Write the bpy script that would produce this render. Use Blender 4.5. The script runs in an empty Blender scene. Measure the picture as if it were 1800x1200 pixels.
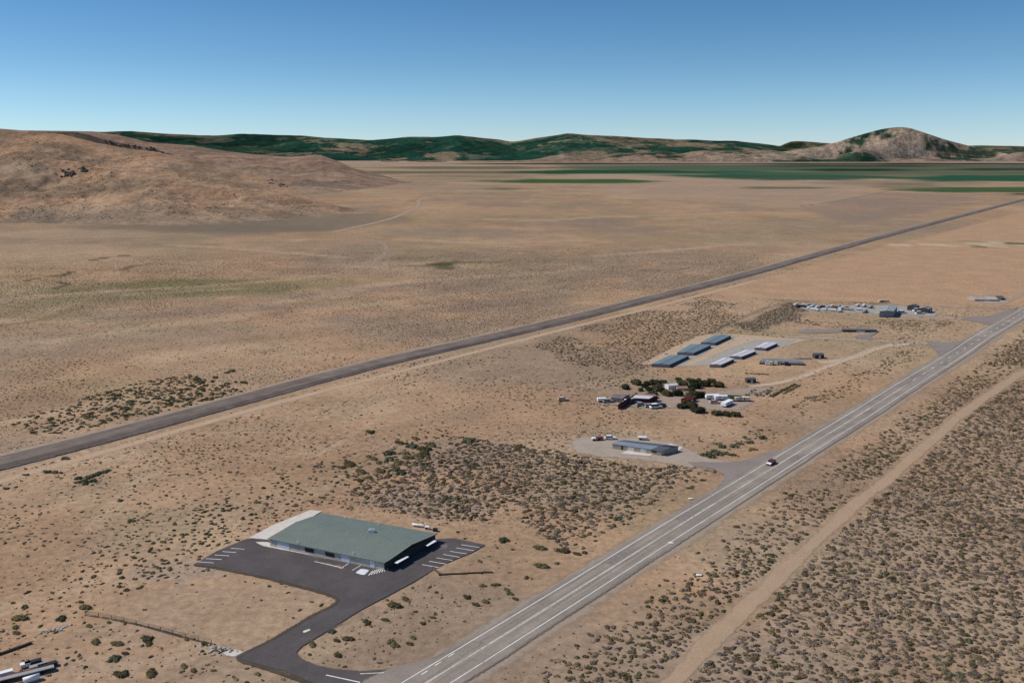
import bpy, bmesh, math, random
import numpy as np
from mathutils import Vector, Matrix

random.seed(7)
rng = np.random.default_rng(11)
scene = bpy.context.scene
col = scene.collection
R = math.radians

# ------------------------------------------------------------------ camera, sky, sun, exposure
CAM_H = 105.0                      # metres above the plain
FOC = 1559.0                       # focal length in survey pixels of an 1800 px wide frame
PITCH = math.atan((600 - 264) / FOC)
cam_d = bpy.data.cameras.new('camera')
cam = bpy.data.objects.new('camera', cam_d); col.objects.link(cam)
cam.location = (0, 0, CAM_H)
cam.rotation_euler = (R(90) - PITCH, 0, 0)
cam_d.sensor_width = 36.0
cam_d.lens = 36.0 * FOC / 1800.0
cam_d.clip_start = 1.0
cam_d.clip_end = 120000.0
scene.camera = cam

SUN_EL = R(45)
SUN_DIR = Vector((-0.95, 0.19, 0)).normalized() * math.cos(SUN_EL) + Vector((0, 0, math.sin(SUN_EL)))
world = bpy.data.worlds.new('World'); scene.world = world
world.use_nodes = True
wn, wl = world.node_tree.nodes, world.node_tree.links
wn.clear()
w_out = wn.new('ShaderNodeOutputWorld'); w_bg = wn.new('ShaderNodeBackground')
sky = wn.new('ShaderNodeTexSky'); sky.sky_type = 'NISHITA'; sky.sun_disc = False
sky.sun_elevation = SUN_EL; sky.sun_rotation = math.atan2(SUN_DIR.x, SUN_DIR.y)
sky.altitude = 1500; sky.air_density = 1.0; sky.dust_density = 0.0; sky.ozone_density = 3.0
# clear dry mountain air: the blue deepens quickly above the horizon and stays deep to the zenith
w_geo = wn.new('ShaderNodeTexCoord'); w_sep = wn.new('ShaderNodeSeparateXYZ')
w_ramp = wn.new('ShaderNodeValToRGB'); w_mul = wn.new('ShaderNodeMix'); w_mul.data_type = 'RGBA'; w_mul.blend_type = 'MULTIPLY'
w_mul.inputs[0].default_value = 1.0
wl.new(w_geo.outputs['Generated'], w_sep.inputs[0]); wl.new(w_sep.outputs['Z'], w_ramp.inputs[0])
SKY_STOPS = [(0.0, (0.70, 0.86, 1.14)), (0.035, (0.62, 0.81, 1.01)), (0.09, (0.48, 0.69, 0.85)), (0.17, (0.35, 0.585, 0.76)), (0.5, (0.50, 0.70, 0.95)), (1.0, (0.6, 0.8, 1.0))]
el = w_ramp.color_ramp.elements
while len(el) < len(SKY_STOPS): el.new(0.5)
for e, (p_, c_) in zip(el, SKY_STOPS): e.position = p_; e.color = (*c_, 1)
wl.new(sky.outputs[0], w_mul.inputs[6]); wl.new(w_ramp.outputs[0], w_mul.inputs[7])
wl.new(w_mul.outputs[2], w_bg.inputs[0]); wl.new(w_bg.outputs[0], w_out.inputs[0])
w_bg.inputs[1].default_value = 0.10

sun_d = bpy.data.lights.new('sun', 'SUN'); sun_d.energy = 3.9; sun_d.angle = R(0.53); sun_d.color = (1.0, 0.955, 0.88)
sun = bpy.data.objects.new('sun', sun_d); col.objects.link(sun)
sun.rotation_euler = (-SUN_DIR).to_track_quat('-Z', 'Y').to_euler()
sun.location = SUN_DIR * 500

scene.view_settings.view_transform = 'Standard'; scene.view_settings.look = 'None'
scene.view_settings.gamma = 1.0; scene.view_settings.use_curve_mapping = False
scene.view_settings.exposure = 0.12

# ------------------------------------------------------------------ survey: where a sight line of the aerial view meets the plain
CP, SP = math.cos(PITCH), math.sin(PITCH)
def G(x, y, z=0.0):
    u, v = (x - 900) / FOC, (y - 600) / FOC
    t = (z - CAM_H) / (-SP - v * CP)
    return np.array([u * t, (CP - v * SP) * t])
def GL(pts, z=0.0): return np.array([G(x, y, z) for x, y in pts])
def ray(x, y):
    u, v = (x - 900) / FOC, (y - 600) / FOC
    d = np.array([u, CP - v * SP, -SP - v * CP]); h = math.hypot(d[0], d[1])
    return math.atan2(d[0], d[1]), d[2] / h             # azimuth, slope

# ------------------------------------------------------------------ numpy noise
def vnoise(x, y, seed=0):
    xi, yi = np.floor(x).astype(np.int64), np.floor(y).astype(np.int64)
    fx, fy = x - xi, y - yi
    fx, fy = fx * fx * fx * (fx * (fx * 6 - 15) + 10), fy * fy * fy * (fy * (fy * 6 - 15) + 10)
    def h(a, b):
        n = (a * 374761393 + b * 668265263 + seed * 1442695041) & 0xffffffff
        n = ((n ^ (n >> 13)) * 1274126177) & 0xffffffff
        n = ((n ^ (n >> 16)) * 2246822519) & 0xffffffff
        return ((n ^ (n >> 15)) & 0xffff) / 65535.0
    a, b, c, d = h(xi, yi), h(xi + 1, yi), h(xi, yi + 1), h(xi + 1, yi + 1)
    return (a * (1 - fx) + b * fx) * (1 - fy) + (c * (1 - fx) + d * fx) * fy
def fbm(x, y, wl_, oct=4, seed=0, gain=0.5):
    s, a, t = 0.0, 1.0, 0.0
    f = 1.0 / wl_
    for k in range(oct):
        s = s + a * vnoise(x * f + 17.3 * k, y * f - 9.1 * k, seed + k); t += a; a *= gain; f *= 2.03
    return s / t
def sstep(a, b, x):
    t = np.clip((x - a) / (b - a), 0, 1); return t * t * (3 - 2 * t)
def seg_dist(px, py, P, closed=False):
    d = np.full(px.shape, 1e12)
    n = len(P)
    for i in range(n if closed else n - 1):
        a, b = P[i], P[(i + 1) % n]; ab = b - a; L = ab @ ab + 1e-12
        t = np.clip(((px - a[0]) * ab[0] + (py - a[1]) * ab[1]) / L, 0, 1)
        d = np.minimum(d, (px - a[0] - t * ab[0]) ** 2 + (py - a[1] - t * ab[1]) ** 2)
    return np.sqrt(d)
def inside(px, py, P):
    r = np.zeros(px.shape, bool); n = len(P); j = n - 1
    for i in range(n):
        xi, yi, xj, yj = P[i][0], P[i][1], P[j][0], P[j][1]
        if yi != yj:
            r ^= ((yi > py) != (yj > py)) & (px < (xj - xi) * (py - yi) / (yj - yi) + xi)
        j = i
    return r
def sdist(px, py, P):
    d = seg_dist(px, py, P, True); return np.where(inside(px, py, P), d, -d)
def smooth_path(P, step):
    P = np.asarray(P, float)
    Q = P
    for _ in range(3):                                   # Chaikin
        q = [Q[0]]
        for a, b in zip(Q[:-1], Q[1:]): q += [a * .75 + b * .25, a * .25 + b * .75]
        Q = np.array(q + [Q[-1]])
    s = np.concatenate([[0], np.cumsum(np.linalg.norm(np.diff(Q, axis=0), axis=1))])
    n = max(2, int(s[-1] / step)); t = np.linspace(0, s[-1], n)
    return np.stack([np.interp(t, s, Q[:, 0]), np.interp(t, s, Q[:, 1])], 1), t



# ------------------------------------------------------------------ objects
def tag(o, label=None, cat=None, group=None, kind=None):
    if label: o['label'] = label
    if cat: o['category'] = cat
    if group: o['group'] = group
    if kind: o['kind'] = kind
    return o
def mesh_obj(name, verts, faces, mat=None, parent=None, smooth=False):
    me = bpy.data.meshes.new(name)
    me.from_pydata([tuple(map(float, v)) for v in verts], [], [tuple(map(int, f)) for f in faces])
    if mat: me.materials.append(mat)
    if smooth: me.polygons.foreach_set('use_smooth', [True] * len(me.polygons))
    me.update()
    o = bpy.data.objects.new(name, me); col.objects.link(o)
    if parent: o.parent = parent
    return o
def grid_obj(name, V, nr, nc, mat, parent=None, smooth=True):
    me = bpy.data.meshes.new(name)
    nv, nf = nr * nc, (nr - 1) * (nc - 1)
    me.vertices.add(nv); me.vertices.foreach_set('co', V.astype(np.float32).ravel())
    i = (np.arange(nr - 1)[:, None] * nc + np.arange(nc - 1)[None, :]).ravel()
    F = np.stack([i, i + 1, i + nc + 1, i + nc], 1).astype(np.int32)
    me.loops.add(nf * 4); me.loops.foreach_set('vertex_index', F.ravel())
    me.polygons.add(nf); me.polygons.foreach_set('loop_start', np.arange(0, nf * 4, 4, dtype=np.int32))
    me.polygons.foreach_set('use_smooth', np.full(nf, smooth))
    me.materials.append(mat); me.update(calc_edges=True); me.validate()
    o = bpy.data.objects.new(name, me); col.objects.link(o)
    if parent: o.parent = parent
    return o
def set_color(o, name, rgb):
    a = o.data.attributes.new(name, 'FLOAT_COLOR', 'POINT')
    a.data.foreach_set('color', np.concatenate([rgb, np.ones((len(rgb), 1))], 1).astype(np.float32).ravel())
def set_float(o, name, v):
    a = o.data.attributes.new(name, 'FLOAT', 'POINT'); a.data.foreach_set('value', np.asarray(v, np.float32).ravel())
def empty(name, loc=(0, 0, 0), rz=0.0):
    o = bpy.data.objects.new(name, None); col.objects.link(o)
    o.location = tuple(map(float, loc)); o.rotation_euler = (0, 0, rz); o.empty_display_size = 0.5
    return o
def copy_tree(o, parent=None):
    c = o.copy(); col.objects.link(c)
    if parent: c.parent = parent
    for ch in list(o.children): copy_tree(ch, c)
    return c

def kids(o, stem): return [c_ for c_ in o.children if c_.name.split('.')[0] == stem]

class MB:
    def __init__(s): s.v, s.f = [], []
    def add(s, vs, fs):
        k = len(s.v); s.v += [tuple(v) for v in vs]; s.f += [tuple(i + k for i in f) for f in fs]; return s
    def box(s, x0, x1, y0, y1, z0, z1, t=0.0):
        return s.add([(x0, y0, z0), (x1, y0, z0), (x1, y1, z0), (x0, y1, z0), (x0 + t, y0 + t, z1), (x1 - t, y0 + t, z1), (x1 - t, y1 - t, z1), (x0 + t, y1 - t, z1)],
                     [(3, 2, 1, 0), (4, 5, 6, 7), (0, 1, 5, 4), (1, 2, 6, 5), (2, 3, 7, 6), (3, 0, 4, 7)])
    def quad_slab(s, q, th):                              # four 3-D corners, thickness downward
        q = [tuple(p) for p in q]; b = [(p[0], p[1], p[2] - th) for p in q]
        return s.add(q + b, [(0, 1, 2, 3), (7, 6, 5, 4), (0, 4, 5, 1), (1, 5, 6, 2), (2, 6, 7, 3), (3, 7, 4, 0)])
    def tube(s, a, b, r0, r1=None, n=8):
        r1 = r0 if r1 is None else r1
        a, b = Vector(a), Vector(b); d = (b - a).normalized()
        u = d.orthogonal().normalized(); w = d.cross(u)
        vs = [a + (u * math.cos(2 * math.pi * i / n) + w * math.sin(2 * math.pi * i / n)) * r0 for i in range(n)]
        vs += [b + (u * math.cos(2 * math.pi * i / n) + w * math.sin(2 * math.pi * i / n)) * r1 for i in range(n)]
        return s.add(vs, [(i, (i + 1) % n, n + (i + 1) % n, n + i) for i in range(n)] + [tuple(range(n - 1, -1, -1)), tuple(range(n, 2 * n))])
    def prism(s, prof, y0, y1):                           # profile in x,z swept along y
        n = len(prof)
        return s.add([(x, y0, z) for x, z in prof] + [(x, y1, z) for x, z in prof],
                     [(i, (i + 1) % n, n + (i + 1) % n, n + i) for i in range(n)] + [tuple(range(n - 1, -1, -1)), tuple(range(n, 2 * n))])
    def build(s, name, mat, parent=None, smooth=False, bevel=0):
        o = mesh_obj(name, s.v, s.f, mat, parent, smooth)
        bm = bmesh.new(); bm.from_mesh(o.data); bmesh.ops.recalc_face_normals(bm, faces=bm.faces)
        if bevel: bmesh.ops.bevel(bm, geom=bm.edges[:], offset=bevel, segments=2, affect='EDGES', profile=0.6)
        bm.to_mesh(o.data); bm.free(); return o

# ------------------------------------------------------------------ materials
class NT:
    def __init__(s, name):
        s.m = bpy.data.materials.new(name); s.m.use_nodes = True
        s.n, s.l = s.m.node_tree.nodes, s.m.node_tree.links
        s.b = s.n['Principled BSDF']; s.out = s.n['Material Output']
        s.b.inputs['Roughness'].default_value = 0.9
        s.b.inputs['Specular IOR Level'].default_value = 0.15
    def new(s, t, **k):
        n = s.n.new(t)
        for a, v in k.items(): setattr(n, a, v)
        return n
    def pos(s): 
        return s.new('ShaderNodeNewGeometry').outputs['Position']
    def obj(s): return s.new('ShaderNodeTexCoord').outputs['Object']
    def noise(s, vec, scale, detail=4, rough=0.55, stretch=None):
        if stretch:
            m = s.new('ShaderNodeMapping'); m.inputs['Scale'].default_value = stretch; s.l.new(vec, m.inputs[0]); vec = m.outputs[0]
        t = s.new('ShaderNodeTexNoise'); t.inputs['Scale'].default_value = scale; t.inputs['Detail'].default_value = detail
        t.inputs['Roughness'].default_value = rough; s.l.new(vec, t.inputs['Vector']); return t.outputs['Fac']
    def attr(s, name, out='Color', kind='GEOMETRY'):
        a = s.new('ShaderNodeAttribute'); a.attribute_name = name; a.attribute_type = kind; return a.outputs[out]
    def math(s, op, a, b=None, c=None, clamp=False):
        m = s.new('ShaderNodeMath', operation=op, use_clamp=clamp)
        for i, v in enumerate((a, b, c)):
            if v is None: continue
            if isinstance(v, (int, float)): m.inputs[i].default_value = v
            else: s.l.new(v, m.inputs[i])
        return m.outputs[0]
    def ramp(s, fac, a, b, lo=0.0, hi=1.0):
        m = s.new('ShaderNodeMapRange', interpolation_type='SMOOTHSTEP'); s.l.new(fac, m.inputs[0])
        for i, v in zip((1, 2, 3, 4), (a, b, lo, hi)): m.inputs[i].default_value = v
        return m.outputs[0]
    def mix(s, fac, a, b, mode='MIX'):
        m = s.new('ShaderNodeMix', data_type='RGBA', blend_type=mode)
        for i, v in zip((0, 6, 7), (fac, a, b)):
            if isinstance(v, (int, float)): m.inputs[i].default_value = v
            elif isinstance(v, tuple): m.inputs[i].default_value = (*v, 1)
            else: s.l.new(v, m.inputs[i])
        return m.outputs[2]
    def scale(s, c, f):                                   # colour times a factor socket
        v = s.new('ShaderNodeVectorMath', operation='SCALE'); 
        if isinstance(c, tuple): v.inputs[0].default_value = c
        else: s.l.new(c, v.inputs[0])
        s.l.new(f, v.inputs['Scale']); return v.outputs[0]
    def color(s, c): 
        if isinstance(c, tuple): s.b.inputs['Base Color'].default_value = (*c, 1)
        else: s.l.new(c, s.b.inputs['Base Color'])
    def bump(s, h, strength=0.4, dist=0.1):
        b = s.new('ShaderNodeBump'); b.inputs['Strength'].default_value = strength; b.inputs['Distance'].default_value = dist
        s.l.new(h, b.inputs['Height']); s.l.new(b.outputs[0], s.b.inputs['Normal'])
    def fade(s, width=0.5, noise_scale=0.8):              # ragged worn border from the 'edge' attribute
        e = s.attr('edge', 'Fac')
        n = s.noise(s.pos(), noise_scale, 5, 0.65)
        k = s.math('ADD', e, s.math('MULTIPLY', s.math('SUBTRACT', n, 0.5), width * 2))
        a = s.ramp(k, 0.32, 0.68)
        return a
    def alpha(s, a):
        t = s.new('ShaderNodeBsdfTransparent'); m = s.new('ShaderNodeMixShader')
        s.l.new(a, m.inputs[0]); s.l.new(t.outputs[0], m.inputs[1]); s.l.new(s.b.outputs[0], m.inputs[2])
        s.l.new(m.outputs[0], s.out.inputs[0])

def flat(name, c, rough=0.8, spec=0.2, var=0.15, scale=1.5, metal=0.0):
    t = NT(name); t.b.inputs['Roughness'].default_value = rough; t.b.inputs['Specular IOR Level'].default_value = spec
    t.b.inputs['Metallic'].default_value = metal
    n = t.noise(t.obj(), scale, 5, 0.6)
    t.color(t.scale(c, t.ramp(n, 0.25, 0.75, 1 - var, 1 + var))); return t.m

def soil_sheet(name, c1, c2, scale=0.2, width=0.6, ns=0.5, amax=1.0):
    t = NT(name); p = t.pos()
    n = t.noise(p, scale, 6, 0.65); f = t.noise(p, scale * 9, 4, 0.7)
    c = t.mix(t.ramp(n, 0.3, 0.7), c1, c2)
    t.color(t.scale(c, t.ramp(f, 0.2, 0.8, 0.86, 1.14)))
    a = t.fade(width, ns)
    t.alpha(t.math('MULTIPLY', a, amax)); return t.m

# ground: soil colour and scrub cover come with the mesh, grain and low brush from noise
t = NT('soil'); p = t.pos()
c = t.attr('soil')
n_a = t.noise(p, 0.05, 6, 0.6); n_b = t.noise(p, 0.45, 5, 0.65); n_c = t.noise(p, 2.2, 3, 0.7)
c = t.scale(c, t.ramp(n_a, 0.25, 0.75, 0.90, 1.10))
c = t.scale(c, t.ramp(n_b, 0.28, 0.72, 0.78, 1.18))
c = t.scale(c, t.ramp(n_c, 0.25, 0.75, 0.84, 1.14))
sc = t.attr('scrub', 'Fac')
n_d = t.noise(p, 0.34, 6, 0.75); n_e = t.noise(p, 1.1, 4, 0.72)
k = t.math('MULTIPLY', t.math('ADD', t.ramp(n_d, 0.50, 0.62), t.ramp(n_e, 0.55, 0.68)), sc, clamp=True)
c = t.mix(k, c, (0.165, 0.122, 0.084))
t.color(c); t.b.inputs['Roughness'].default_value = 1.0; t.b.inputs['Specular IOR Level'].default_value = 0.0
t.bump(t.math('ADD', n_b, n_c), 0.35, 0.15)
M_SOIL = t.m

def hill_mat(name, fine, amp):
    t = NT(name); p = t.pos(); c = t.attr('soil')
    n1 = t.noise(p, fine, 7, 0.72); n2 = t.noise(p, fine * 6, 5, 0.7); n3 = t.noise(p, fine * 20, 3, 0.7)
    c = t.scale(c, t.ramp(n1, 0.3, 0.7, 1 - amp, 1 + amp)); c = t.scale(c, t.ramp(n2, 0.3, 0.7, 1 - amp, 1 + amp))
    k = t.math('MULTIPLY', t.ramp(n3, 0.60, 0.68), t.attr('scrub', 'Fac'))
    c = t.mix(k, c, (0.07, 0.055, 0.035))
    t.color(c); t.b.inputs['Roughness'].default_value = 1.0; t.b.inputs['Specular IOR Level'].default_value = 0.0
    t.bump(t.math('ADD', n1, t.math('MULTIPLY', n2, 0.5)), 0.5, 0.25 / fine * 0.15)
    return t.m
M_HILL = hill_mat('dry_hillside', 0.02, 0.24)
M_MOUNT = hill_mat('forest_mountain', 0.011, 0.42)

# ------------------------------------------------------------------ terrain: the plain
SAND = np.array([0.374, 0.237, 0.142])
PURP = np.array([0.275, 0.202, 0.142])
PALE = np.array([0.435, 0.308, 0.198])
OLIV = np.array([0.235, 0.190, 0.095])
FIELD_GREEN = np.array([0.032, 0.085, 0.026]); FIELD_DARK = np.array([0.022, 0.042, 0.026])

az_f = np.linspace(R(-35.5), R(35.5), 900)
az_c = np.concatenate([np.arange(R(-180), R(-36), R(3)), az_f, np.arange(R(37.5), R(181), R(3))])
slope = np.concatenate([np.linspace(0.00155, 0.012, 40)[:-1], np.linspace(0.012, 0.055, 120)[:-1], np.linspace(0.055, 0.68, 400)[:-1], np.linspace(0.68, 6, 30)])
rad = np.concatenate([CAM_H / slope, [1.0]])
AZ, RD = np.meshgrid(az_c, rad)
X, Y = np.sin(AZ) * RD, np.cos(AZ) * RD
nr, nc = X.shape
x, y = X.ravel(), Y.ravel(); dist = np.hypot(x, y)
def cmix(c, k, target): return c + (np.asarray(target) - c) * np.clip(k, 0, 1)[:, None]
# streaky, patchy dry range land
big = fbm(x, y, 900, 5, 1); mid = fbm(x, y, 150, 5, 2); stre = fbm(x + y * .3, y * 0.6, 320, 5, 3); loc = fbm(x, y, 26, 4, 4)
c = np.repeat(SAND[None], len(x), 0)
c = cmix(c, sstep(.46, .66, mid) * .75, PURP)
c = cmix(c, sstep(.50, .70, stre) * .5 * sstep(250, 700, dist), PURP)
c = cmix(c, sstep(.52, .72, 1 - mid) * .55, PALE)
c = cmix(c, sstep(.56, .72, big) * .35, OLIV)
hx_, hy_ = x * .649 - y * .761, x * .761 + y * .649                           # across and along the valley road
wash = fbm(hx_, hy_ * .22, 16, 4, 6); wash2 = fbm(hx_ * .3, hy_, 40, 4, 7)
nearf = 1 - sstep(500, 1200, dist)
c = cmix(c, sstep(.54, .70, wash) * .45 * nearf, PALE); c = cmix(c, sstep(.55, .70, 1 - wash) * .40 * nearf, [.285, .205, .135])
c = cmix(c, sstep(.56, .72, wash2) * .40, [.30, .235, .135]); c = cmix(c, sstep(.58, .72, fbm(x, y, 70, 5, 15)) * .45, [.42, .262, .150])
c = c * (0.84 + 0.32 * loc)[:, None]
c = cmix(c, sstep(1500, 5000, dist) * .30, [.30, .225, .165])
scrub = np.clip(sstep(.40, .62, fbm(x, y, 120, 4, 9)) * .8, 0, 1) * sstep(120, 400, dist)
scrub = np.clip(scrub + .35 * sstep(600, 1100, dist), 0, .8) * (1 - sstep(2600, 5200, dist))

def patch(pts, colour, amt, soft, wob=0.0, seed=20):
    """Soil colour inside a surveyed outline, with a soft uneven border."""
    global c
    P = GL(pts); lo, hi = P.min(0) - soft * 2, P.max(0) + soft * 2
    m = np.where((x > lo[0]) & (x < hi[0]) & (y > lo[1]) & (y < hi[1]))[0]
    if not len(m): return m, None
    d = sdist(x[m], y[m], P)
    if wob: d = d + (fbm(x[m], y[m], soft * 1.6, 4, seed) - .5) * wob * 2
    k = sstep(-soft, soft, d) * amt
    c[m] = cmix(c[m], k, colour); return m, k
def blob(px, py, rx, ry, colour, amt, seed=30, rough=.8):
    """An uneven round patch of other soil or plants: rx wide, ry deep, centred on a surveyed point (sizes in survey pixels)."""
    global c
    o = G(px, py); dep = np.hypot(*o); a = rx / FOC * dep * 1.03; b = abs(G(px, py - ry)[1] - G(px, py + ry)[1]) / 2
    m = np.where((abs(x - o[0]) < a * 1.8) & (abs(y - o[1]) < b * 1.8))[0]
    q = np.hypot((x[m] - o[0]) / a, (y[m] - o[1]) / b) + (fbm(x[m], y[m], min(a, b) * .7, 4, seed) - .5) * rough
    k = (1 - sstep(.55, 1.15, q)) * amt; c[m] = cmix(c[m], k, colour); return m, k
def line(pts, w, colour, amt, seed=40):
    global c
    P = GL(pts); lo, hi = P.min(0) - w * 3, P.max(0) + w * 3
    m = np.where((x > lo[0]) & (x < hi[0]) & (y > lo[1]) & (y < hi[1]))[0]
    d = seg_dist(x[m], y[m], P); k = (1 - sstep(w * .4, w, d)) * amt * (.6 + .8 * fbm(x[m], y[m], w * 6, 2, seed)).clip(0, 1)
    c[m] = cmix(c[m], k, colour); return m, k
def thin(mk, f):
    m, k = mk
    if k is not None: scrub[m] *= 1 - np.clip(k, 0, 1) * f
SMOOTH_FIELD = [(1240, 517), (1330, 492), (1440, 462), (1560, 432), (1660, 408), (1800, 372), (2100, 330), (2400, 400), (2200, 560), (1800, 536), (1640, 540), (1530, 531), (1380, 527)]
thin(patch(SMOOTH_FIELD, [.415, .262, .158], .92, 6), .95)
thin(patch([(1000, 300), (1400, 305), (1560, 335), (1500, 350), (1400, 366), (1250, 356), (1050, 340)], [.36, .26, .185], .5, 60, 40), .5)
patch([(1400, 366), (1560, 338), (1720, 342), (1700, 360), (1500, 395)], [.235, .172, .135], .55, 20, 8)
line([(1400, 364), (1480, 352), (1560, 336), (1640, 325)], 6, [.2, .15, .11], .7)
line([(1210, 523), (1380, 528), (1530, 533), (1650, 539), (1760, 541)], 2.2, [.17, .13, .08], .7)
line([(1235, 591), (1300, 560), (1350, 540), (1390, 532)], 2.5, [.14, .11, .08], .75)
thin(patch([(1280, 572), (1390, 532), (1420, 545), (1400, 560), (1330, 580)], [.185, .145, .11], .7, 6, 5), 0)
patch([(175, 1078), (345, 1000), (440, 1010), (588, 1050), (545, 1080), (430, 1142), (375, 1130), (270, 1104)], [.40, .275, .175], .6, 2.5, 2)
# base of the dry hills
for b in [(330, 394, 180, 20, [.185, .145, .105], .85), (520, 392, 140, 18, [.19, .148, .108], .85), (650, 385, 100, 13, [.20, .155, .112], .75), (420, 402, 150, 9, [.17, .14, .10], .7), (120, 410, 160, 9, PALE, .55),
          (60, 440, 150, 14, PALE, .45), (800, 410, 180, 12, [.25, .185, .135], .5), (600, 430, 160, 9, [.27, .2, .145], .4), (900, 372, 150, 7, [.42, .27, .165], .6),
          (1000, 392, 120, 8, [.235, .17, .135], .6), (880, 358, 90, 5, [.22, .16, .13], .6), (1150, 420, 220, 10, [.25, .2, .12], .4), (1300, 395, 130, 9, [.36, .245, .17], .5),
          (350, 505, 230, 15, [.20, .17, .085], .75), (300, 498, 110, 8, [.16, .155, .06], .6), (120, 520, 160, 13, [.23, .19, .11], .5), (560, 492, 120, 8, OLIV, .35), (60, 555, 120, 10, OLIV, .4),
          (750, 468, 170, 9, PALE, .65), (830, 482, 150, 6, [.40, .27, .175], .6), (960, 455, 120, 8, OLIV, .3), (1080, 480, 140, 10, [.29, .205, .14], .4), (900, 540, 150, 20, PURP, .5),
          (300, 590, 220, 18, PURP, .5), (700, 570, 160, 16, PURP, .5), (100, 640, 120, 14, SAND, .6), (560, 640, 160, 16, SAND, .5), (60, 780, 80, 15, [.25, .185, .15], .5),
          (800, 800, 160, 40, [.30, .225, .165], .55), (1000, 860, 150, 40, [.30, .225, .16], .5), (760, 880, 130, 30, [.30, .225, .165], .6), (960, 730, 140, 26, [.40, .245, .145], .7), (640, 780, 130, 20, [.36, .235, .15], .6),
          (900, 700, 200, 25, [.375, .240, .148], .7), (280, 870, 120, 30, [.385, .245, .15], .6), (330, 1060, 130, 45, [.37, .255, .165], .75), (250, 1110, 130, 28, [.37, .26, .175], .5),
          (120, 1170, 130, 26, [.37, .27, .185], .5), (320, 1005, 90, 20, [.33, .255, .20], .5), (1230, 800, 60, 20, [.38, .25, .155], .5),
          (1550, 1000, 300, 150, [.36, .262, .18], .55), (1350, 1150, 250, 60, [.36, .27, .19], .5), (1700, 760, 160, 70, [.36, .255, .17], .5)]:
    blob(*b, seed=int(b[0]))
# gullies, the marsh pool, old wheel lines
for pts, w in [([(48, 493), (70, 488), (110, 484), (125, 478)], 2.0), ([(160, 458), (185, 453), (240, 447)], 2.2), ([(216, 474), (232, 468), (262, 464)], 2.5), ([(95, 508), (120, 500), (105, 496), (60, 500)], 1.5)]:
    line(pts, w * 2.4, [.10, .075, .05], .9)
for pts in [[(0, 573), (70, 563), (120, 547), (150, 538)]]: line(pts, 5, [.2, .15, .07], .7)
for b in [(775, 465, 30, 4.5, [.075, .075, .035], .95), (800, 461, 42, 2.2, [.09, .09, .04], .9), (785, 471, 24, 3.5, [.085, .08, .045], .9), (740, 467, 30, 1.8, [.12, .11, .05], .8), (850, 461, 40, 1.6, [.13, .11, .06], .7)]:
    thin(blob(*b, seed=int(b[0]) + 3, rough=.5), 1)
for pts in [[(165, 930), (215, 880), (262, 840), (285, 815)], [(150, 935), (200, 880), (250, 838)], [(430, 810), (560, 760), (690, 700)], [(1060, 715), (1180, 720), (1320, 735)], [(0, 930), (160, 870), (290, 830)], [(560, 800), (650, 745), (690, 720)]]:
    thin(line(pts, 1.9, PALE, .55), .8)
thin(line([(380, 945), (520, 880), (640, 820)], 3.5, [.39, .27, .17], .5), .6)
line([(900, 703), (1060, 705), (1100, 708)], 1.5, [.2, .14, .08], .5); line([(940, 715), (1060, 683), (1130, 645)], 1.5, [.2, .14, .08], .5)
for pts, w in [([(0, 527), (160, 513), (300, 506), (420, 499), (520, 489), (640, 478)], 9), ([(430, 541), (560, 520), (700, 497), (860, 484)], 10), ([(200, 520), (330, 512), (420, 508)], 7), ([(600, 505), (760, 492), (930, 482), (1060, 470)], 9), ([(90, 600), (260, 575), (420, 560)], 8), ([(700, 420), (860, 428), (1010, 422)], 14), ([(860, 385), (960, 388), (1060, 380), (1180, 384)], 16), ([(300, 430), (460, 440), (600, 452)], 12), ([(0, 745), (110, 722), (220, 700)], 5), ([(1050, 450), (1180, 440), (1320, 428)], 12)]:
    line(pts, w, PALE, .75)
for pts, w in [([(0, 545), (120, 528), (260, 521), (420, 514), (600, 500)], 26), ([(100, 512), (260, 500), (420, 494)], 16)]: line(pts, w, [.215, .18, .095], .55)
for pts, w in [([(520, 520), (700, 505), (900, 500)], 22), ([(600, 560), (760, 545), (980, 520)], 20), ([(760, 405), (960, 408), (1160, 402)], 26), ([(200, 560), (380, 545), (560, 535)], 18), ([(1000, 372), (1150, 376), (1300, 370)], 30)]: line(pts, w, [.25, .18, .135], .5)
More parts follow.
